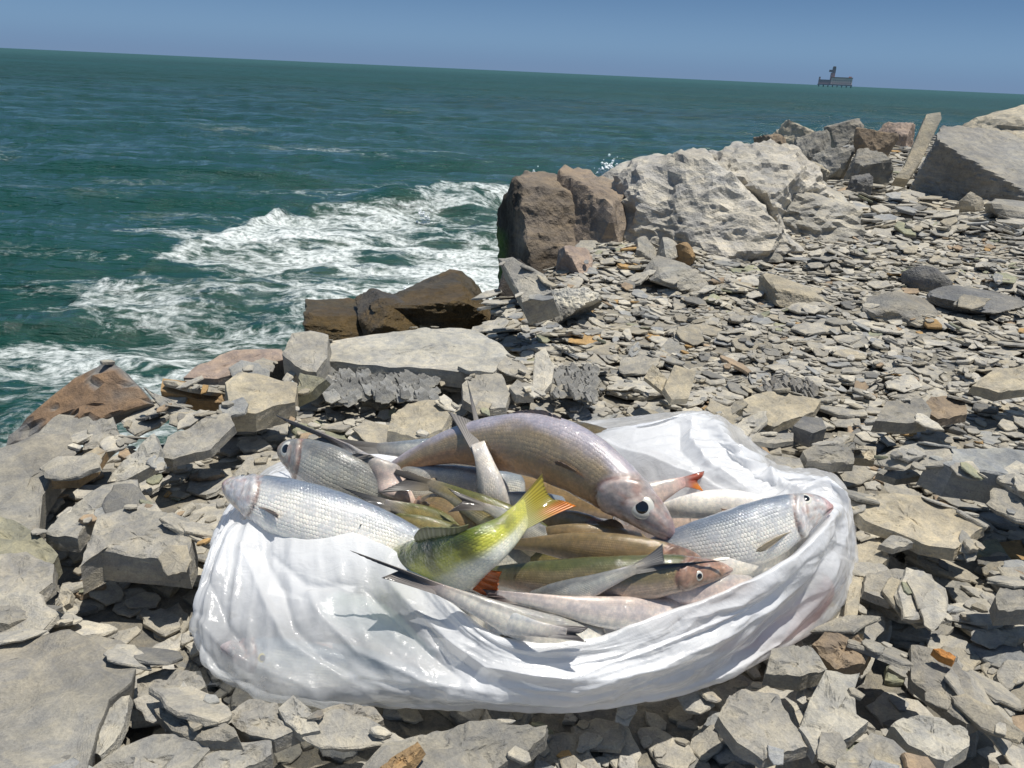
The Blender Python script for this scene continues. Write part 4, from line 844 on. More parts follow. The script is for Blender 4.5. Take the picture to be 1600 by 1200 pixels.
HVs = [.035, .09, .15, .22, .30, .38, .46, .50, .50, .42, .27, .18, .145, .14]
WDs = [.03, .085, .135, .18, .22, .25, .275, .29, .27, .21, .13, .07, .032, .008]
PALF = dict(
 silver=dict(back=(.20, .23, .26), side=(.60, .60, .56), belly=(.82, .79, .73), head=(.50, .49, .50), nose=(.48, .36, .35), shine=1, scale=1),
 blue=dict(back=(.17, .20, .25), side=(.60, .60, .59), belly=(.88, .85, .79), head=(.62, .60, .60), nose=(.62, .38, .38), bt=.42, shine=.35, scale=1),
 bronze=dict(back=(.36, .33, .37), side=(.31, .24, .15), belly=(.44, .24, .12), head=(.52, .44, .41), nose=(.42, .27, .28), shine=.25, scale=.45),
 brown=dict(back=(.20, .14, .06), side=(.30, .205, .10), belly=(.34, .25, .17), head=(.28, .17, .11), nose=(.36, .22, .17), shine=.3, scale=.35),
 olive=dict(back=(.10, .10, .02), side=(.30, .24, .09), belly=(.52, .46, .34), head=(.24, .16, .10), nose=(.34, .22, .17), shine=.3, scale=.5),
 white=dict(back=(.45, .46, .46), side=(.76, .72, .64), belly=(.86, .80, .72), head=(.68, .60, .56), nose=(.60, .42, .40), shine=.2, scale=.12),
 pink=dict(back=(.42, .38, .35), side=(.62, .50, .44), belly=(.74, .60, .54), head=(.60, .44, .40), nose=(.6, .4, .38), shine=.25, scale=.15),
 perch=dict(bt=.12, back=(.12, .15, .008), side=(.52, .52, .06), belly=(.88, .88, .76), head=(.2, .2, .05), nose=(.3, .3, .1), shine=.35, scale=1.0),
 grey=dict(back=(.18, .18, .17), side=(.46, .45, .40), belly=(.62, .58, .53), head=(.36, .33, .30), nose=(.44, .33, .30), shine=.7, scale=.8),
)
def catmull(P, n):
    P = np.asarray(P, float); Q = np.vstack([2 * P[0] - P[1], P, 2 * P[-1] - P[-2]]); out = []
    for t in np.linspace(0, len(P) - 1 - 1e-9, n * 6):
        i = int(t); f = t - i; a, b, c, d = Q[i:i + 4]
        out.append(.5 * ((2 * b) + (c - a) * f + (2 * a - 5 * b + 4 * c - d) * f * f + (3 * b - a - 3 * c + d) * f ** 3))
    out = np.array(out); L = np.concatenate([[0], np.cumsum(np.linalg.norm(np.diff(out, axis=0), axis=1))])
    return out, L
def fish(label, spine, H, up, pal, mat=None, roll=0, tail=None, u0=0, u1=1, eye=None, fins=(), gill=True, tcol=None, thick=1.0, stripes=False, red=None, name='fish', tfade=None, finc=None, grp='fish heaped in the white plastic bag', lat=None):
    """spine: photo points with heights, head to tail; H: deepest body height in photo px; up: where the back points in the photo"""
    pal = dict(PALF[pal]) if isinstance(pal, str) else pal
    P = [V3(W(*q)) for q in spine]; cv, L = catmull(P, 30); Lt = L[-1]
    uu = np.concatenate([np.linspace(0, .30, 44, endpoint=False), np.linspace(.30, 1, 64)]); n = len(uu); m = 44
    at = lambda q: np.stack([np.interp(q * Lt, L, cv[:, k]) for k in range(3)], -1)
    Cn = at(uu); T = unit(at(np.minimum(uu + .02, 1)) - at(np.maximum(uu - .02, 0)))
    D = _R * up[0] - _U * up[1]; D = unit(D[None] - T * (T @ D)[:, None]); Nn = np.cross(T, D)
    if (Nn[n // 2] @ (_E - Cn[n // 2])) < 0: Nn = -Nn
    if roll:
        a = math.radians(roll); D, Nn = D * math.cos(a) + Nn * math.sin(a), Nn * math.cos(a) - D * math.sin(a)
    dep = float(np.mean((Cn - _E) @ _F)); h = H * dep / FPX
    us = u0 + (u1 - u0) * uu
    hd, hv, wd = [np.interp(us, HU, q) * h for q in (HDs, HVs, WDs)]; wd = wd * thick
    if u0 > 0:
        cpz = np.sqrt(np.clip(uu / .07, 0.0004, 1) * (2 - np.clip(uu / .07, 0, 1))); hd = hd * cpz; hv = hv * cpz; wd = wd * cpz
    ker = np.array([1, 2, 3, 2, 1]) / 9
    def sm(a): return np.convolve(np.concatenate([[a[0]] * 2, a, [a[-1]] * 2]), ker, 'valid')
    hd, hv, wd = sm(hd), sm(hv), sm(wd)
    ph = np.linspace(0, 2 * np.pi, m, endpoint=False); cph, sph = np.cos(ph), np.sin(ph)
    hh = np.where(cph[None] > 0, hd[:, None], hv[:, None])
    cx = np.sign(cph) * np.abs(cph) ** 1.0; wx = np.sign(sph) * np.abs(sph) ** (0.88)
    UUg = np.broadcast_to(us[:, None], (n, m)); cc = np.broadcast_to(cph[None], (n, m)); ss = np.abs(sph)[None] + 0 * cc
    lift = np.ones((n, m))
    if gill and u0 < .2:
        ge = .232 - .055 * cc ** 2 - .02 * cc; dlt = UUg - ge
        lift += (.11 * sstep(.03, -.008, np.abs(dlt + .012) - .012) * (dlt < .0) - .11 * np.exp(-(dlt / .005) ** 2)) * sstep(.2, .6, ss)
        ge2 = .165 - .06 * (cc + .1) ** 2; lift -= .06 * np.exp(-((UUg - ge2) / .005) ** 2) * sstep(.35, .75, ss) * (cc < .45)
        lift -= .30 * np.exp(-((cc + .30 + UUg * 1.6) / .075) ** 2) * sstep(.062, .04, UUg)          # mouth slit
        lift += .10 * np.exp(-((UUg - .105) / .03) ** 2) * np.exp(-((cc - .36) / .25) ** 2)            # brow
    lift += .012 * fbm(UUg * 16, cc * 2.2 + 3, H * .13, 3)
    V = Cn[:, None] + D[:, None] * (cx[None] * hh * lift)[..., None] + Nn[:, None] * (wx[None] * wd[:, None] * lift)[..., None]
    V = V.reshape(-1, 3)
    # colours
    nz = fbm(UUg * 9, cc * 2.0, H * .3 + 1, 4); k = cc + .22 * nz
    col = np.array(pal['back'])[None, None] * np.ones((n, m, 1))
    a_ = sstep(.78, .30, k)[..., None]; col = col * (1 - a_) + np.array(pal['side']) * a_
    bt = pal.get('bt', 0.0); a_ = sstep(bt, bt - .62, k)[..., None]; col = col * (1 - a_) + np.array(pal['belly']) * a_
    if 'spots' in pal:
        a_ = (sstep(.1, .5, fbm(UUg * 26, cc * 4, 4.0 + H, 3)) * .6)[..., None]; col = col * (1 - a_) + np.array(pal['spots']) * a_
    if stripes:
        st = sstep(.1, .75, np.sin(UUg * 52 + 1.2 * nz)) * sstep(-.35, .35, k); col = col * (1 - .68 * st[..., None]) + np.array([.03, .045, .004]) * (.68 * st)[..., None]
    sc = np.full((n, m), float(pal['scale'])) * sstep(.20, .25, UUg) * sstep(-.95, -.55, cc + .1 * nz)
    if gill and u0 < .2:
        hm = sstep(.245, .225, UUg + .05 * cc ** 2)[..., None]; hcol = np.array(pal['head'])[None, None] * (1 - .35 * sstep(.35, .9, cc))[..., None]
        hcol = hcol * (1 - sstep(-.2, -.8, cc)[..., None] * .6) + np.array(pal['belly']) * sstep(-.2, -.8, cc)[..., None] * .6
        hcol = hcol * (1 + .42 * fbm(UUg * 34, cc * 4, 2.0 + H, 4))[..., None]
        rb = (sstep(.05, .5, fbm(UUg * 22, cc * 3, 7.0 + H, 3)) * .45)[..., None]; hcol = hcol * (1 - rb) + np.array([.45, .22, .17]) * rb
        sb = (sstep(.25, .6, fbm(UUg * 28, cc * 5, 13.0 + H, 3)) * .5 * (cc < .6))[..., None]; hcol = hcol * (1 - sb) + np.array([.72, .66, .58]) * sb
        col = col * (1 - hm) + hcol * hm
        mo = (.75 * np.exp(-((cc + .30 + UUg * 1.6) / .06) ** 2) * sstep(.072, .055, UUg) + .6 * np.exp(-((UUg - .045) / .006) ** 2 - ((cc - .45) / .07) ** 2))[..., None]; _mo = mo
        nm = sstep(.075, .02, UUg)[..., None]; col = col * (1 - nm) + np.array(pal['nose']) * nm
        gm = np.clip(np.exp(-((UUg - (.234 - .055 * cc ** 2 - .02 * cc)) / .006) ** 2) * .8 * sstep(.15, .5, ss) + .4 * np.exp(-((UUg - (.165 - .06 * (cc + .1) ** 2)) / .005) ** 2) * sstep(.35, .75, ss) * (cc < .45), 0, 1)[..., None]; col = col * (1 - gm) + np.array([.16, .07, .05]) * gm
    if gill and u0 < .2: col = col * (1 - _mo) + np.array([.10, .05, .04]) * _mo
    col = col * (1 + .10 * nz)[..., None]
    if tfade is not None:
        tm = sstep(.8, 1.0, UUg)[..., None]; col = col * (1 - tm) + np.array(tfade) * tm
    F = [tuple(f) for f in gridfaces(n, m, True)]; V = np.vstack([V, Cn[0] - T[0] * h * .012, Cn[-1]]); c0, c1 = len(V) - 2, len(V) - 1; L0 = (n - 1) * m
    F += [(c0, (i + 1) % m, i) for i in range(m)] + [(c1, L0 + i, L0 + (i + 1) % m) for i in range(m)]
    colf = np.vstack([col.reshape(-1, 3), col[0, 0], col[-1, 0]]); scf = np.append(sc.ravel(), [0, 0])
    asp = Lt / max(h, 1e-4)
    uv = np.stack([UUg * asp / 3.6, np.broadcast_to(ph[None] / (2 * np.pi), (n, m))], -1).reshape(-1, 2); uv = np.vstack([uv, [0, 0], [1, 0]])
    base = Cn[n // 2].copy(); base[2] -= h * .4
    root = link(name, None, loc=tuple(base)); tag(root, label, 'fish', grp, 'thing')
    fix = lambda X: np.asarray(X) - base
    body = link('body', fix_normals(mesh('body', fix(V), F, True, np.clip(colf, .01, .92), uv, {'scale': scf, 'shine': np.full(len(V), pal['shine']) * 1.0})), mat or FISH, root)
    fc = np.array(finc or (.26, .24, .22))
    # tail fin
    if tail is not None:
        (t1, t2, notch), tc = tail, np.array(tcol or fc)
        zb = spine[-1][2]; P1, P2, Pn = [V3(W(q[0], q[1], q[2] if len(q) > 2 else zb)) for q in (t1, t2, notch)]
        ib_ = n - 9; B = Cn[ib_]; hb = hd[ib_] * .92; Dl = D[-1]
        if (P1 - P2) @ Dl < 0: Dl = -Dl
        bodyc = col[-10].mean(0); A = np.linspace(-1, 1, 41); bq = np.linspace(0, 1, 15); vs = []; uvs = []; cs = []
        for a in A:
            e = abs(a); Pt = P1 if a > 0 else P2; k = .35 * e ** .8 + .65 * e ** 2.2
            edge_ = Pn * (1 - k) + Pt * k; st_ = B + Dl * a * hb * (1 if True else 0)
            for b in bq:
                out = T[-1] * np.linalg.norm(edge_ - st_) * .16 * math.sin(b * math.pi) * (1 - .3 * e)
                p = st_ * (1 - b) + edge_ * b + out * (.6) + Nn[-1] * (.0008 * math.sin(a * 60) * b + .004 * math.sin(a * 3 + H) * b * b)
                vs.append(p); uvs.append((a * .5 + .5, b)); cl = tc * (1 - .35 * b ** 2 - .3 * (e > .94))
                if red is not None: w_ = float(sstep(-.05, -.7, a) * sstep(.1, .75, b)); cl = cl * (1 - w_) + np.array(red) * w_
                w_ = float(sstep(.55, .0, b)); cl = cl * (1 - w_) + bodyc * w_
                cs.append(cl)
        vs = np.array(vs); nv = len(vs); nn = Nn[-1] * .0009 * (1 - .7 * np.tile(bq, 41))[:, None]
        V2 = np.vstack([vs + nn, vs - nn]); g_ = gridfaces(41, 15); F2 = [tuple(f) for f in g_] + [tuple(f[::-1] + nv) for f in g_]
        bd = [i * 15 + 14 for i in range(41)]; F2 += [(bd[i], bd[i + 1], bd[i + 1] + nv, bd[i] + nv) for i in range(40)]
        for s_ in (0, 40): F2 += [(s_ * 15 + j, s_ * 15 + j + 1, s_ * 15 + j + 1 + nv, s_ * 15 + j + nv) for j in range(14)]
        link('tail_fin', fix_normals(mesh('tail_fin', fix(V2), F2, True, np.clip(np.vstack([cs, cs]), .01, .9), np.vstack([uvs, uvs]))), FIN, root)
    for fn in fins:      # (name, ua, ub, angle, length px, sweep, colour)
        nm_, ua, ub, ang, ln, sw, fcx = (list(fn) + [None])[:7]
        ln = ln * dep / FPX; A = np.linspace(0, 1, 19); bq = np.linspace(0, 1, 8); vs, uvs, cs = [], [], []; c_ = np.array(fcx or fc)
        for a in A:
            ui = ua + (ub - ua) * a; i = int(np.clip(np.searchsorted(us, ui), 0, n - 1)); an = math.radians(ang)
            hq = hd[i] if math.cos(an) > 0 else hv[i]
            radial = D[i] * math.cos(an) + Nn[i] * math.sin(an)
            bp = Cn[i] + D[i] * math.cos(an) * hq * .96 + Nn[i] * math.sin(an) * wd[i] * .96
            L_ = ln * (math.sin(min(1, a * 2.2 + .25) * math.pi / 2)) * (1 - .62 * a)
            side = .25 if abs(math.sin(an)) > .3 else 0
            dr = unit(radial * (1 - side * 1.6) + T[i] * (sw + .6 * a) + Nn[i] * side * .5 + D[i] * side * 4.0 * (.45 - a))
            for b in bq:
                p = bp + dr * L_ * b + Nn[i] * .0006 * math.sin(a * 50) * b + T[i] * L_ * .15 * b * b
                vs.append(p); uvs.append((a * .6, b)); cs.append(c_ * (1 - .25 * b))
        vs = np.array(vs); nv = len(vs); nn = Nn[n // 3] * .0006; V2 = np.vstack([vs + nn, vs - nn]); g_ = gridfaces(19, 8); F2 = [tuple(f) for f in g_] + [tuple(f[::-1] + nv) for f in g_]
        bd = [i * 8 + 7 for i in range(19)]; F2 += [(bd[i], bd[i + 1], bd[i + 1] + nv, bd[i] + nv) for i in range(18)]
        link(nm_, fix_normals(mesh(nm_, fix(V2), F2, True, np.clip(np.vstack([cs, cs]), .01, .9), np.vstack([uvs, uvs]))), FIN, root)
    if eye:
        ue, ae, rp = eye[:3]; r_ = rp * dep / FPX; em = EYE_Y if len(eye) > 3 else EYE_M
        for sgn in (1, -1):
            i = int(np.searchsorted(us, ue)); an = math.radians(ae)
            p = Cn[i] + D[i] * math.cos(an) * hd[i] * .94 + Nn[i] * sgn * math.sin(an) ** .88 * wd[i] * .94
            ax = unit(Nn[i] * sgn * math.sin(an) * hd[i] + D[i] * math.cos(an) * wd[i]); a1 = T[i] - ax * (T[i] @ ax); a1 = unit(a1); a2 = np.cross(ax, a1)
            def disc(R0, z0, z1, nn_=28, rows=9):
                v = []; 
                for q in np.linspace(0, 1, rows):
                    rr__ = R0 * math.sin(q * math.pi / 2 + 1e-3); zz = z0 + (z1 - z0) * math.cos(q * math.pi / 2)
                    for tt in np.linspace(0, 2 * np.pi, nn_, endpoint=False): v.append(p + a1 * rr__ * math.cos(tt) + a2 * rr__ * math.sin(tt) + ax * zz)
                return np.array(v), gridfaces(rows, nn_, True)
            v, f = disc(r_ * 1.12, -r_ * .45, r_ * .08); e0 = link('eye', fix_normals(mesh('eye', fix(v), f, True)), EYE_R, root)
            v, f = disc(r_ * .92, -r_ * .16, r_ * .20); link('iris', fix_normals(mesh('iris', fix(v), f, True)), em, e0)
            v, f = disc(r_ * .60, r_ * .0, r_ * .25); link('pupil', fix_normals(mesh('pupil', fix(v), f, True)), PUP, e0)
    return root
# --- top of the heap
fish('big bronze fish with a lavender back arching over the top of the heap', [(1052, 842, .112), (1018, 808, .135), (962, 762, .155), (900, 718, .168), (838, 694, .17), (775, 690, .16), (712, 696, .145), (650, 716, .12), (610, 738, .10)], 106, (.55, -1), 'bronze', FISHB, roll=12, eye=(.118, 74, 19), fins=[('dorsal_fin', .42, .55, 12, 16, .9, (.3, .24, .22)), ('pectoral_fin', .27, .33, 100, 44, 1.6, (.30, .20, .15))], thick=1.15)
fish('pale fish whose forked tail stands straight up at the back', [(742, 905, .05), (752, 860, .06), (765, 810, .09), (767, 765, .125), (757, 722, .15), (746, 692, .165)], 84, (-1, 0), dict(PALF['grey'], side=(.50, .46, .41), shine=.2), tail=(((729, 588, .19), (699, 641, .18), (741, 662, .172))), tcol=(.42, .39, .36), u0=.3, gill=False, tfade=(.50, .46, .42), thick=1.1)
fish('small silver fish raising its head at the back left of the heap', [(436, 700, .125), (470, 716, .125), (520, 742, .118), (575, 768, .10), (640, 796, .08), (700, 820, .06)], 92, (.45, -1), 'grey', eye=(.115, 70, 14.5), roll=8, fins=[('dorsal_fin', .42, .54, 8, 26, .8)])
fish('small pink bellied fish with its thin forked tail pointing up left', [(672, 800, .05), (650, 782, .08), (615, 752, .115), (580, 728, .128), (552, 706, .13), (528, 694, .13)], 62, (-.5, -1), 'pink', tail=(((434, 647, .14), (478, 690, .125), (502, 684, .13))), u0=.28, gill=False, tcol=(.22, .21, .20), fins=[('pelvic_fin', .40, .47, 150, 26, 1.2, (.50, .38, .28))], tfade=(.42, .38, .36))
fish('silver scaled fish lying half behind the big bronze fish', [(800, 720, .085), (740, 712, .095), (680, 705, .10), (620, 702, .10), (575, 700, .095)], 58, (0, -1), 'silver', tail=(((500, 682, .10), (520, 712, .09), (545, 698, .095))), u0=.3, gill=False, tfade=(.36, .33, .30))
fish('silver fish with dark tail lobe beneath the upright tail', [(820, 768, .085), (760, 757, .098), (700, 745, .105), (645, 737, .105), (606, 728, .105)], 54, (0, -1), 'silver', tail=(((566, 716, .11), (578, 760, .10), (612, 738, .104))), u0=.3, gill=False, tfade=(.40, .34, .28))
fish('narrow silver fish directly behind the perch tail', [(880, 800, .08), (830, 788, .10), (780, 780, .108), (738, 776, .108)], 50, (0, -1), 'silver', tail=(((706, 768, .11), (712, 792, .10), (726, 777, .105))), u0=.35, gill=False, tfade=(.42, .36, .30))
fish('large blue silver fish with a pinkish snout at the left end', [(350, 757, .122), (388, 772, .126), (440, 790, .126), (510, 812, .118), (580, 832, .108), (640, 852, .098), (700, 880, .085), (750, 905, .07)], 100, (.30, -1), 'blue', eye=(.10, 25, 8), roll=-16, fins=[('pectoral_fin', .245, .29, 112, 44, 1.9, (.60, .48, .40))], thick=1.15)
fish('dark tailed fish with an olive flank beside the large blue silver fish', [(720, 850, .075), (672, 815, .10), (630, 796, .118), (600, 788, .125)], 58, (.3, -1), 'olive', FISHB, tail=(((532, 762, .13), (562, 824, .125), (580, 786, .127))), tcol=(.12, .12, .12), u0=.35, gill=False, tfade=(.34, .30, .26))
fish('long olive brown fish whose slim tail forks left of the upright tail', [(870, 870, .07), (820, 832, .095), (770, 804, .112), (725, 782, .12), (688, 764, .123), (655, 752, .124)], 62, (.4, -1), 'olive', FISHB, tail=(((580, 722, .13), (588, 772, .122), (632, 748, .124))), tcol=(.16, .145, .13), u0=.3, gill=False, tfade=(.28, .23, .17))
fish('brown fish with a raised fin hidden beneath the olive brown fish', [(640, 795, .075), (680, 800, .095), (720, 815, .095), (770, 835, .08), (820, 850, .06)], 66, (.3, -1), 'brown', FISHB, gill=True, eye=(.1, 70, 6), fins=[('pectoral_fin', .25, .32, 80, 46, 1.2, (.30, .24, .18))])
fish('small brown fish with a blunt snout under the big bronze fish', [(965, 832, .10), (935, 826, .105), (895, 820, .10), (850, 820, .085), (800, 822, .07)], 48, (-.1, -1), 'brown', FISHB, eye=(.09, 60, 4), u1=.9)
fish('dark olive fish wedged between the bronze fish and the rear flap', [(850, 690, .08), (905, 690, .09), (960, 706, .09), (1020, 728, .085), (1080, 752, .07), (1140, 776, .05), (1190, 800, .03)], 66, (.3, -1), dict(PALF['brown'], back=(.10, .075, .03), side=(.16, .11, .05)), FISHB, u0=.28, gill=False)
fish('pink fish with a red orange fin behind the big bronze head', [(960, 800, .09), (1010, 776, .105), (1050, 760, .115), (1078, 750, .118)], 56, (-.2, -1), 'pink', tail=(((1098, 736, .125), (1098, 768, .115), (1092, 750, .12))), u0=.35, gill=False, tcol=(.66, .12, .05), red=(.80, .28, .04), tfade=(.66, .40, .36))
fish('white bellied fish lying behind the right silver fish', [(1215, 812, .095), (1175, 797, .112), (1125, 790, .118), (1075, 792, .115), (1030, 800, .10), (990, 815, .08)], 52, (0, 1), 'white', u0=.2, gill=False, fins=[('pelvic_fin', .42, .50, 78, 44, 1.6, (.64, .45, .33))], thick=1.2)
fish('blue silver fish with its head resting on the right end of the bag', [(1300, 792, .142), (1262, 798, .14), (1205, 822, .13), (1150, 842, .12), (1090, 853, .11), (1030, 862, .098), (960, 872, .08)], 98, (-.22, -1), 'blue', eye=(.135, 42, 12), roll=-4, fins=[('pectoral_fin', .26, .30, 108, 82, 2.2, (.62, .52, .36))], thick=1.1)
fish('white belly of a fish below the right blue silver fish', [(1262, 842, .10), (1215, 862, .10), (1160, 882, .10), (1100, 896, .095), (1040, 905, .08)], 66, (0, 1), 'white', u0=.2, gill=False)
fish('long brown fish with a bright lateral line behind the front brown head', [(1096, 874, .118), (1060, 872, .122), (990, 866, .122), (920, 858, .118), (860, 852, .11), (800, 850, .098)], 62, (.05, -1), 'brown', FISHB, eye=(.10, 66, 6), roll=5)
fish('brown headed fish with an olive back lying nose right in front', [(1143, 890, .118), (1108, 893, .122), (1050, 897, .125), (980, 904, .12), (900, 905, .112), (830, 902, .104), (770, 900, .09)], 74, (-.05, -1), dict(PALF['olive'], back=(.075, .08, .02), side=(.20, .16, .08), belly=(.50, .38, .30), head=(.33, .20, .14), nose=(.46, .30, .24)), FISHB, eye=(.155, 97, 9), roll=-4, u1=.86, thick=1.15)
fish('silver beige fish whose fork tail lies over the brown head', [(830, 950, .085), (880, 930, .11), (930, 913, .125), (975, 896, .135), (1008, 884, .14)], 52, (-.3, -1), 'grey', tail=(((1038, 850, .15), (1142, 876, .14), (1036, 880, .142))), tcol=(.14, .14, .145), u0=.35, gill=False, tfade=(.33, .30, .26))
fish('green perch with dark bars and an orange edged tail', [(560, 960, .0), (600, 935, .03), (645, 905, .075), (700, 880, .12), (750, 858, .152), (790, 832, .162), (815, 806, .168), (833, 788, .170)], 122, (-.75, -1), 'perch', tail=(((850, 738, .185), (903, 790, .17), (862, 782, .173))), tcol=(.44, .36, .03), red=(.80, .25, .02), u0=.1, gill=False, stripes=True, roll=4, tfade=(.50, .48, .10),
     fins=[('dorsal_fin', .56, .76, 4, 30, .5, (.34, .34, .16)), ('anal_fin', .63, .75, 176, 44, .9, (.80, .20, .03))], name='perch')
fish('pale fish with a dark spiked tail overhanging the front of the bag', [(945, 1004, .07), (880, 994, .085), (815, 974, .10), (755, 950, .112), (700, 927, .12), (660, 910, .124)], 62, (.15, -1), dict(PALF['white'], back=(.30, .29, .27)), tail=(((549, 859, .145), (598, 902, .128), (622, 892, .128))), tcol=(.24, .215, .20), u0=.3, gill=False, tfade=(.32, .25, .23), fins=[('anal_fin', .55, .66, 170, 24, 1.2, (.34, .26, .16))])
fish('pinkish white fish stretched along the front under the brown head', [(1120, 962, .07), (1050, 962, .085), (980, 958, .098), (900, 950, .108), (830, 938, .112), (776, 930, .112)], 58, (0, -1), dict(PALF['white'], back=(.50, .42, .38), side=(.66, .58, .54)), u0=.15, gill=False, tail=(((752, 922, .112), (752, 938, .108), (765, 930, .11))), tcol=(.4, .3, .28))
fish('white fish whose short dark tail lies right along the front rim', [(690, 950, .05), (740, 960, .08), (790, 972, .10), (840, 983, .108), (885, 990, .104)], 62, (.2, -1), 'white', tail=((918, 978, .104), (916, 1002, .10), (900, 992, .102)), tcol=(.30, .27, .26), u0=.2, gill=False, tfade=(.46, .42, .40), fins=[('pelvic_fin', .5, .58, 168, 24, 1.4, (.36, .26, .15))])
fish('slim silver fish lying under the small pink bellied fish', [(560, 752, .09), (600, 762, .10), (650, 768, .10), (700, 770, .09), (750, 775, .07)], 44, (0, -1), 'grey', u0=.12, gill=False, fins=[('dorsal_fin', .4, .55, 5, 18, .8)])
fish('slim brown fish threading beneath the upright tail', [(860, 765, .07), (800, 752, .09), (740, 748, .095), (690, 752, .10), (650, 760, .10)], 40, (0, -1), 'brown', FISHB, tail=((612, 748, .11), (618, 782, .10), (635, 764, .10)), tcol=(.20, .17, .14), u0=.25, gill=False, tfade=(.30, .25, .19))
fish('small beige fish with a dark forked tail in the middle of the heap', [(860, 850, .09), (815, 822, .11), (775, 800, .122), (745, 788, .128)], 42, (.3, -1), 'grey', tail=((700, 762, .14), (700, 800, .128), (722, 784, .132)), tcol=(.17, .15, .14), u0=.35, gill=False, tfade=(.38, .33, .28))
fish('slim olive fish under the dark tailed fish', [(760, 868, .06), (710, 842, .09), (665, 822, .105), (630, 812, .11), (600, 806, .11)], 46, (.2, -1), 'olive', FISHB, u0=.15, gill=False, tail=((572, 800, .115), (580, 826, .11), (590, 812, .11)), tcol=(.2, .18, .15))
fish('pinkish fish belly showing right of the brown headed fish', [(1180, 915, .10), (1140, 918, .105), (1090, 925, .105), (1030, 932, .10), (970, 935, .09)], 44, (0, -1), 'pink', u0=.15, gill=False)
fish('slim brown fish with a raised dorsal fin between perch and bronze fish', [(1010, 850, .09), (960, 842, .105), (905, 834, .11), (860, 832, .105), (820, 838, .09)], 40, (0, -1), 'brown', FISHB, u0=.15, gill=False, fins=[('dorsal_fin', .35, .5, 5, 20, .8, (.25, .17, .10))])
# lower layer glimpsed in the gaps
for lb, sp, H_, up_, pl in [
 ('brown fish deep in the gap left of the perch', [(560, 800, .06), (640, 830, .07), (720, 850, .07), (800, 860, .06)], 80, (0, -1), 'brown'),
 ('dark fish deep in the shadow under the arched bronze fish', [(690, 760, .05), (780, 760, .06), (870, 780, .06), (960, 800, .05)], 90, (0, -1), 'brown'),
 ('grey fish deep beneath the middle of the heap', [(900, 900, .05), (820, 880, .06), (740, 890, .06), (660, 900, .05)], 90, (0, -1), 'grey'),
 ('olive fish deep between the perch and the brown heads', [(1040, 900, .06), (960, 890, .07), (880, 880, .075), (800, 880, .06)], 90, (0, -1), 'olive'),
 ('pale fish deep behind the right silver fish', [(1200, 850, .05), (1120, 830, .06), (1040, 820, .06), (960, 820, .05)], 90, (0, -1), 'pink'),
 ('pale fish deep under the large blue silver fish', [(430, 850, .04), (500, 860, .05), (590, 880, .06), (680, 920, .05)], 90, (0, -1), 'white'),
 ('grey fish deep behind the small raised head', [(480, 790, .05), (540, 790, .06), (620, 790, .06), (700, 790, .05)], 80, (0, -1), 'grey')]:
    fish(lb, sp, H_, up_, pl, FISHB if pl in ('brown', 'olive') else FISH, eye=None)
# pressed against the plastic from inside
fish('silver fish with a yellow eye seen through the left of the bag', [(345, 1010, bagz(345, 1010, 0.016)), (400, 1024, bagz(400, 1024, 0.02)), (470, 1036, bagz(470, 1036, 0.024)), (540, 1046, bagz(540, 1046, 0.024)), (600, 1056, bagz(600, 1056, 0.02))], 74, (.3, -1), dict(PALF['silver'], head=(.30, .28, .28)), eye=(.26, 80, 10, 1), grp='fish seen through the plastic')
fish('dark blue backed fish showing through the lower front plastic', [(470, 1010, bagz(470, 1010, 0.034)), (540, 1034, bagz(540, 1034, 0.028)), (620, 1054, bagz(620, 1054, 0.018)), (700, 1066, bagz(700, 1066, 0.016))], 60, (.3, -1), dict(PALF['blue'], back=(.05, .08, .10), side=(.12, .16, .19)), eye=None, grp='fish seen through the plastic')
fish('pink bellied fish showing through the right end of the bag', [(1292, 900, bagz(1292, 900, 0.050)), (1266, 935, bagz(1266, 935, 0.052)), (1220, 968, bagz(1220, 968, 0.052)), (1165, 996, bagz(1165, 996, 0.058)), (1115, 1008, bagz(1115, 1008, 0.065))], 74, (-.3, -1), dict(PALF['pink'], belly=(.62, .36, .32), side=(.58, .40, .36)), eye=None, u0=.15, gill=False, grp='fish seen through the plastic')
fish('greenish white fish showing through the smooth front of the bag', [(500, 945, bagz(500, 945, 0.026)), (590, 985, bagz(590, 985, 0.050)), (680, 1030, bagz(680, 1030, 0.02))], 90, (.3, -1), dict(PALF['silver'], back=(.35, .42, .38), side=(.5, .56, .52)), eye=None, u0=.1, gill=False, grp='fish seen through the plastic')

# ================================================================ OFFSHORE PLATFORM
plat = link('offshore_platform', None); pc = W(1293, 200.0, SEA); dd_ = Vector((pc.x, pc.y, 0)).normalized() * 1500
plat.location = (dd_.x, dd_.y, SEA); plat.scale = (.86, .86, .86); plat.rotation_euler = (0, 0, math.atan2(-dd_.x, dd_.y))
tag(plat, 'old offshore platform with a tower standing on the horizon', 'platform', kind='thing')
DK, PB, WHT, RST = plain('platform_hazed_dark_steel', (.36, .33, .35), .7), plain('platform_hazed_pale_wall', (.85, .68, .62), .8), plain('platform_white_rail', (.6, .6, .58), .6), plain('platform_rust', (.45, .30, .26), .8)  # steel and wall colours lightened for distance haze and their unlit side
def boxes(name, L, mat, parent):
    Vs, Fs = [], []
    for (x0, x1, y0, y1, z0, z1) in L:
        o = len(Vs); Vs += [(x, y, z) for z in (z0, z1) for y in (y0, y1) for x in (x0, x1)]
        Fs += [tuple(o + i for i in f) for f in ((0, 2, 3, 1), (4, 5, 7, 6), (0, 1, 5, 4), (2, 6, 7, 3), (0, 4, 6, 2), (1, 3, 7, 5))]
    return link(name, mesh(name, Vs, Fs), mat, parent)
k_ = 1.163
boxes('deck', [(-31, 30, -12, 12, 3.0, 4.6)], DK, plat)
boxes('dark_block', [(-30, -8, -9, 9, 4.6, 12.5), (-30, -27, -6, 6, 12.5, 17)], DK, plat)
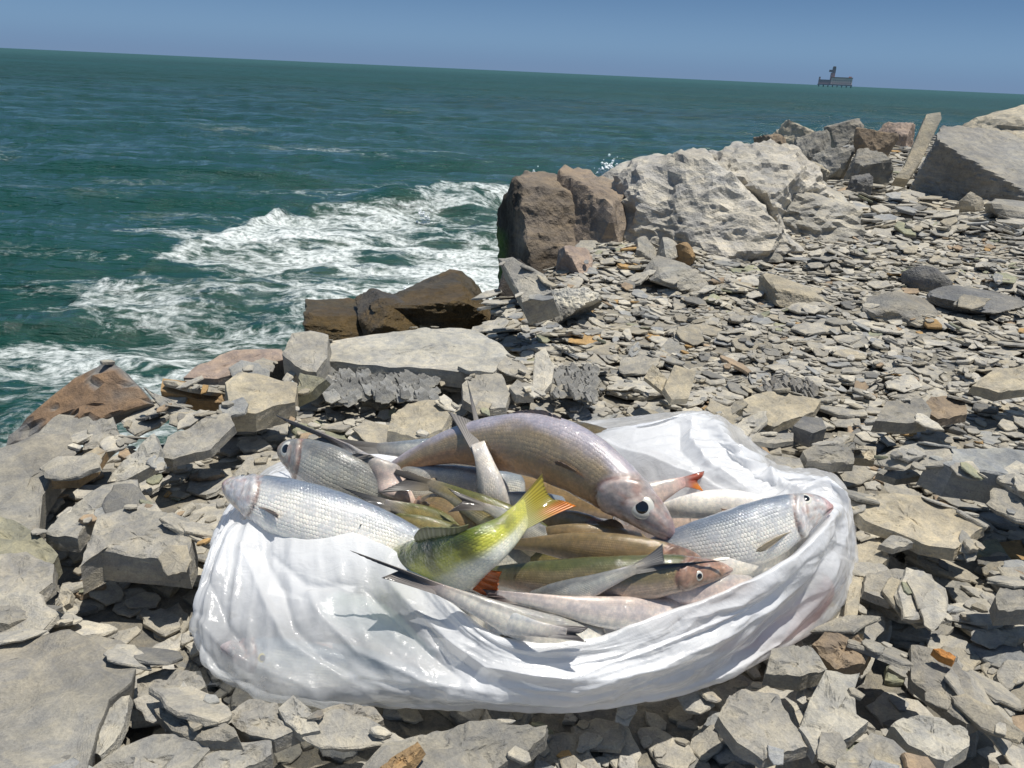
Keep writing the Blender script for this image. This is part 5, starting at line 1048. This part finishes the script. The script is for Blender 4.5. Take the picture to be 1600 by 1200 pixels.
bl = boxes('building', [(-7.8, 29, -9, 9, 4.6, 16.5)], PB, plat); boxes('roof', [(-8.4, 29.6, -9.6, 9.6, 16.5, 17.6), (22, 27, -3, 3, 17.6, 19.4)], RST, bl)
for i in range(9):
    for j in range(2): boxes('window', [(-5 + i * 3.8, -3.2 + i * 3.8, -9.15, -8.9, 6.4 + j * 4.4, 8.6 + j * 4.4)], DK, bl)
boxes('railing', [(-8, 30, -12.2, -12.0, 5.6, 5.8), (-8, 30, -12.2, -12.0, 4.6, 4.9)] + [(-8 + i * 2, -7.8 + i * 2, -12.2, -12.0, 4.6, 5.8) for i in range(20)], WHT, plat)
tw = boxes('tower', [(-10.5, -2.5, -3, 3, 4.6, 25), (-8.6, -2.4, -2.6, 2.6, 25, 34)], DK, plat); boxes('tower_arm', [(-14, -8.6, -2, 2, 26, 30)], DK, tw); boxes('tower_cap', [(-8.0, -2.8, -2.8, 2.8, 34, 36)], RST, tw)
for i in range(8): boxes('leg', [(-29 + i * 8.1, -27.4 + i * 8.1, -9, -7.4, -6, 3.0), (-29 + i * 8.1, -27.4 + i * 8.1, 7.4, 9, -6, 3.0)], DK, plat)
# ================================================================ SPRAY beyond the boulders
Vs, Fs = [], []; D0, F0 = ico(1)
for (cx, cy, sx, sy, n) in ((948, 262, 18, 9, 160), (836, 268, 9, 7, 30), (662, 335, 8, 8, 60), (650, 470, 22, 14, 120)):
    b = W(cx, cy + 14, SEA); 
    for k in range(n):
        r_ = rs.uniform(.006, .022) * (b - EYE).length / 12
        dx, dz = rs.normal(0, sx * .5), abs(rs.normal(0, sy * .8)); p = b + RIGHT * (dx * b.length / FPX) + Vector((0, rs.normal(0, .15), 1)) * (dz * b.length / FPX * 1.4)
        Fs.append(F0 + len(Vs) * len(D0)); Vs.append(D0 * r_ + V3(p))
tag(link('spray', mesh('spray', np.vstack(Vs), np.vstack(Fs), True), plain('spray_white', (.8, .83, .85), .4)), 'white droplets of sea spray thrown up behind the boulders', kind='stuff')
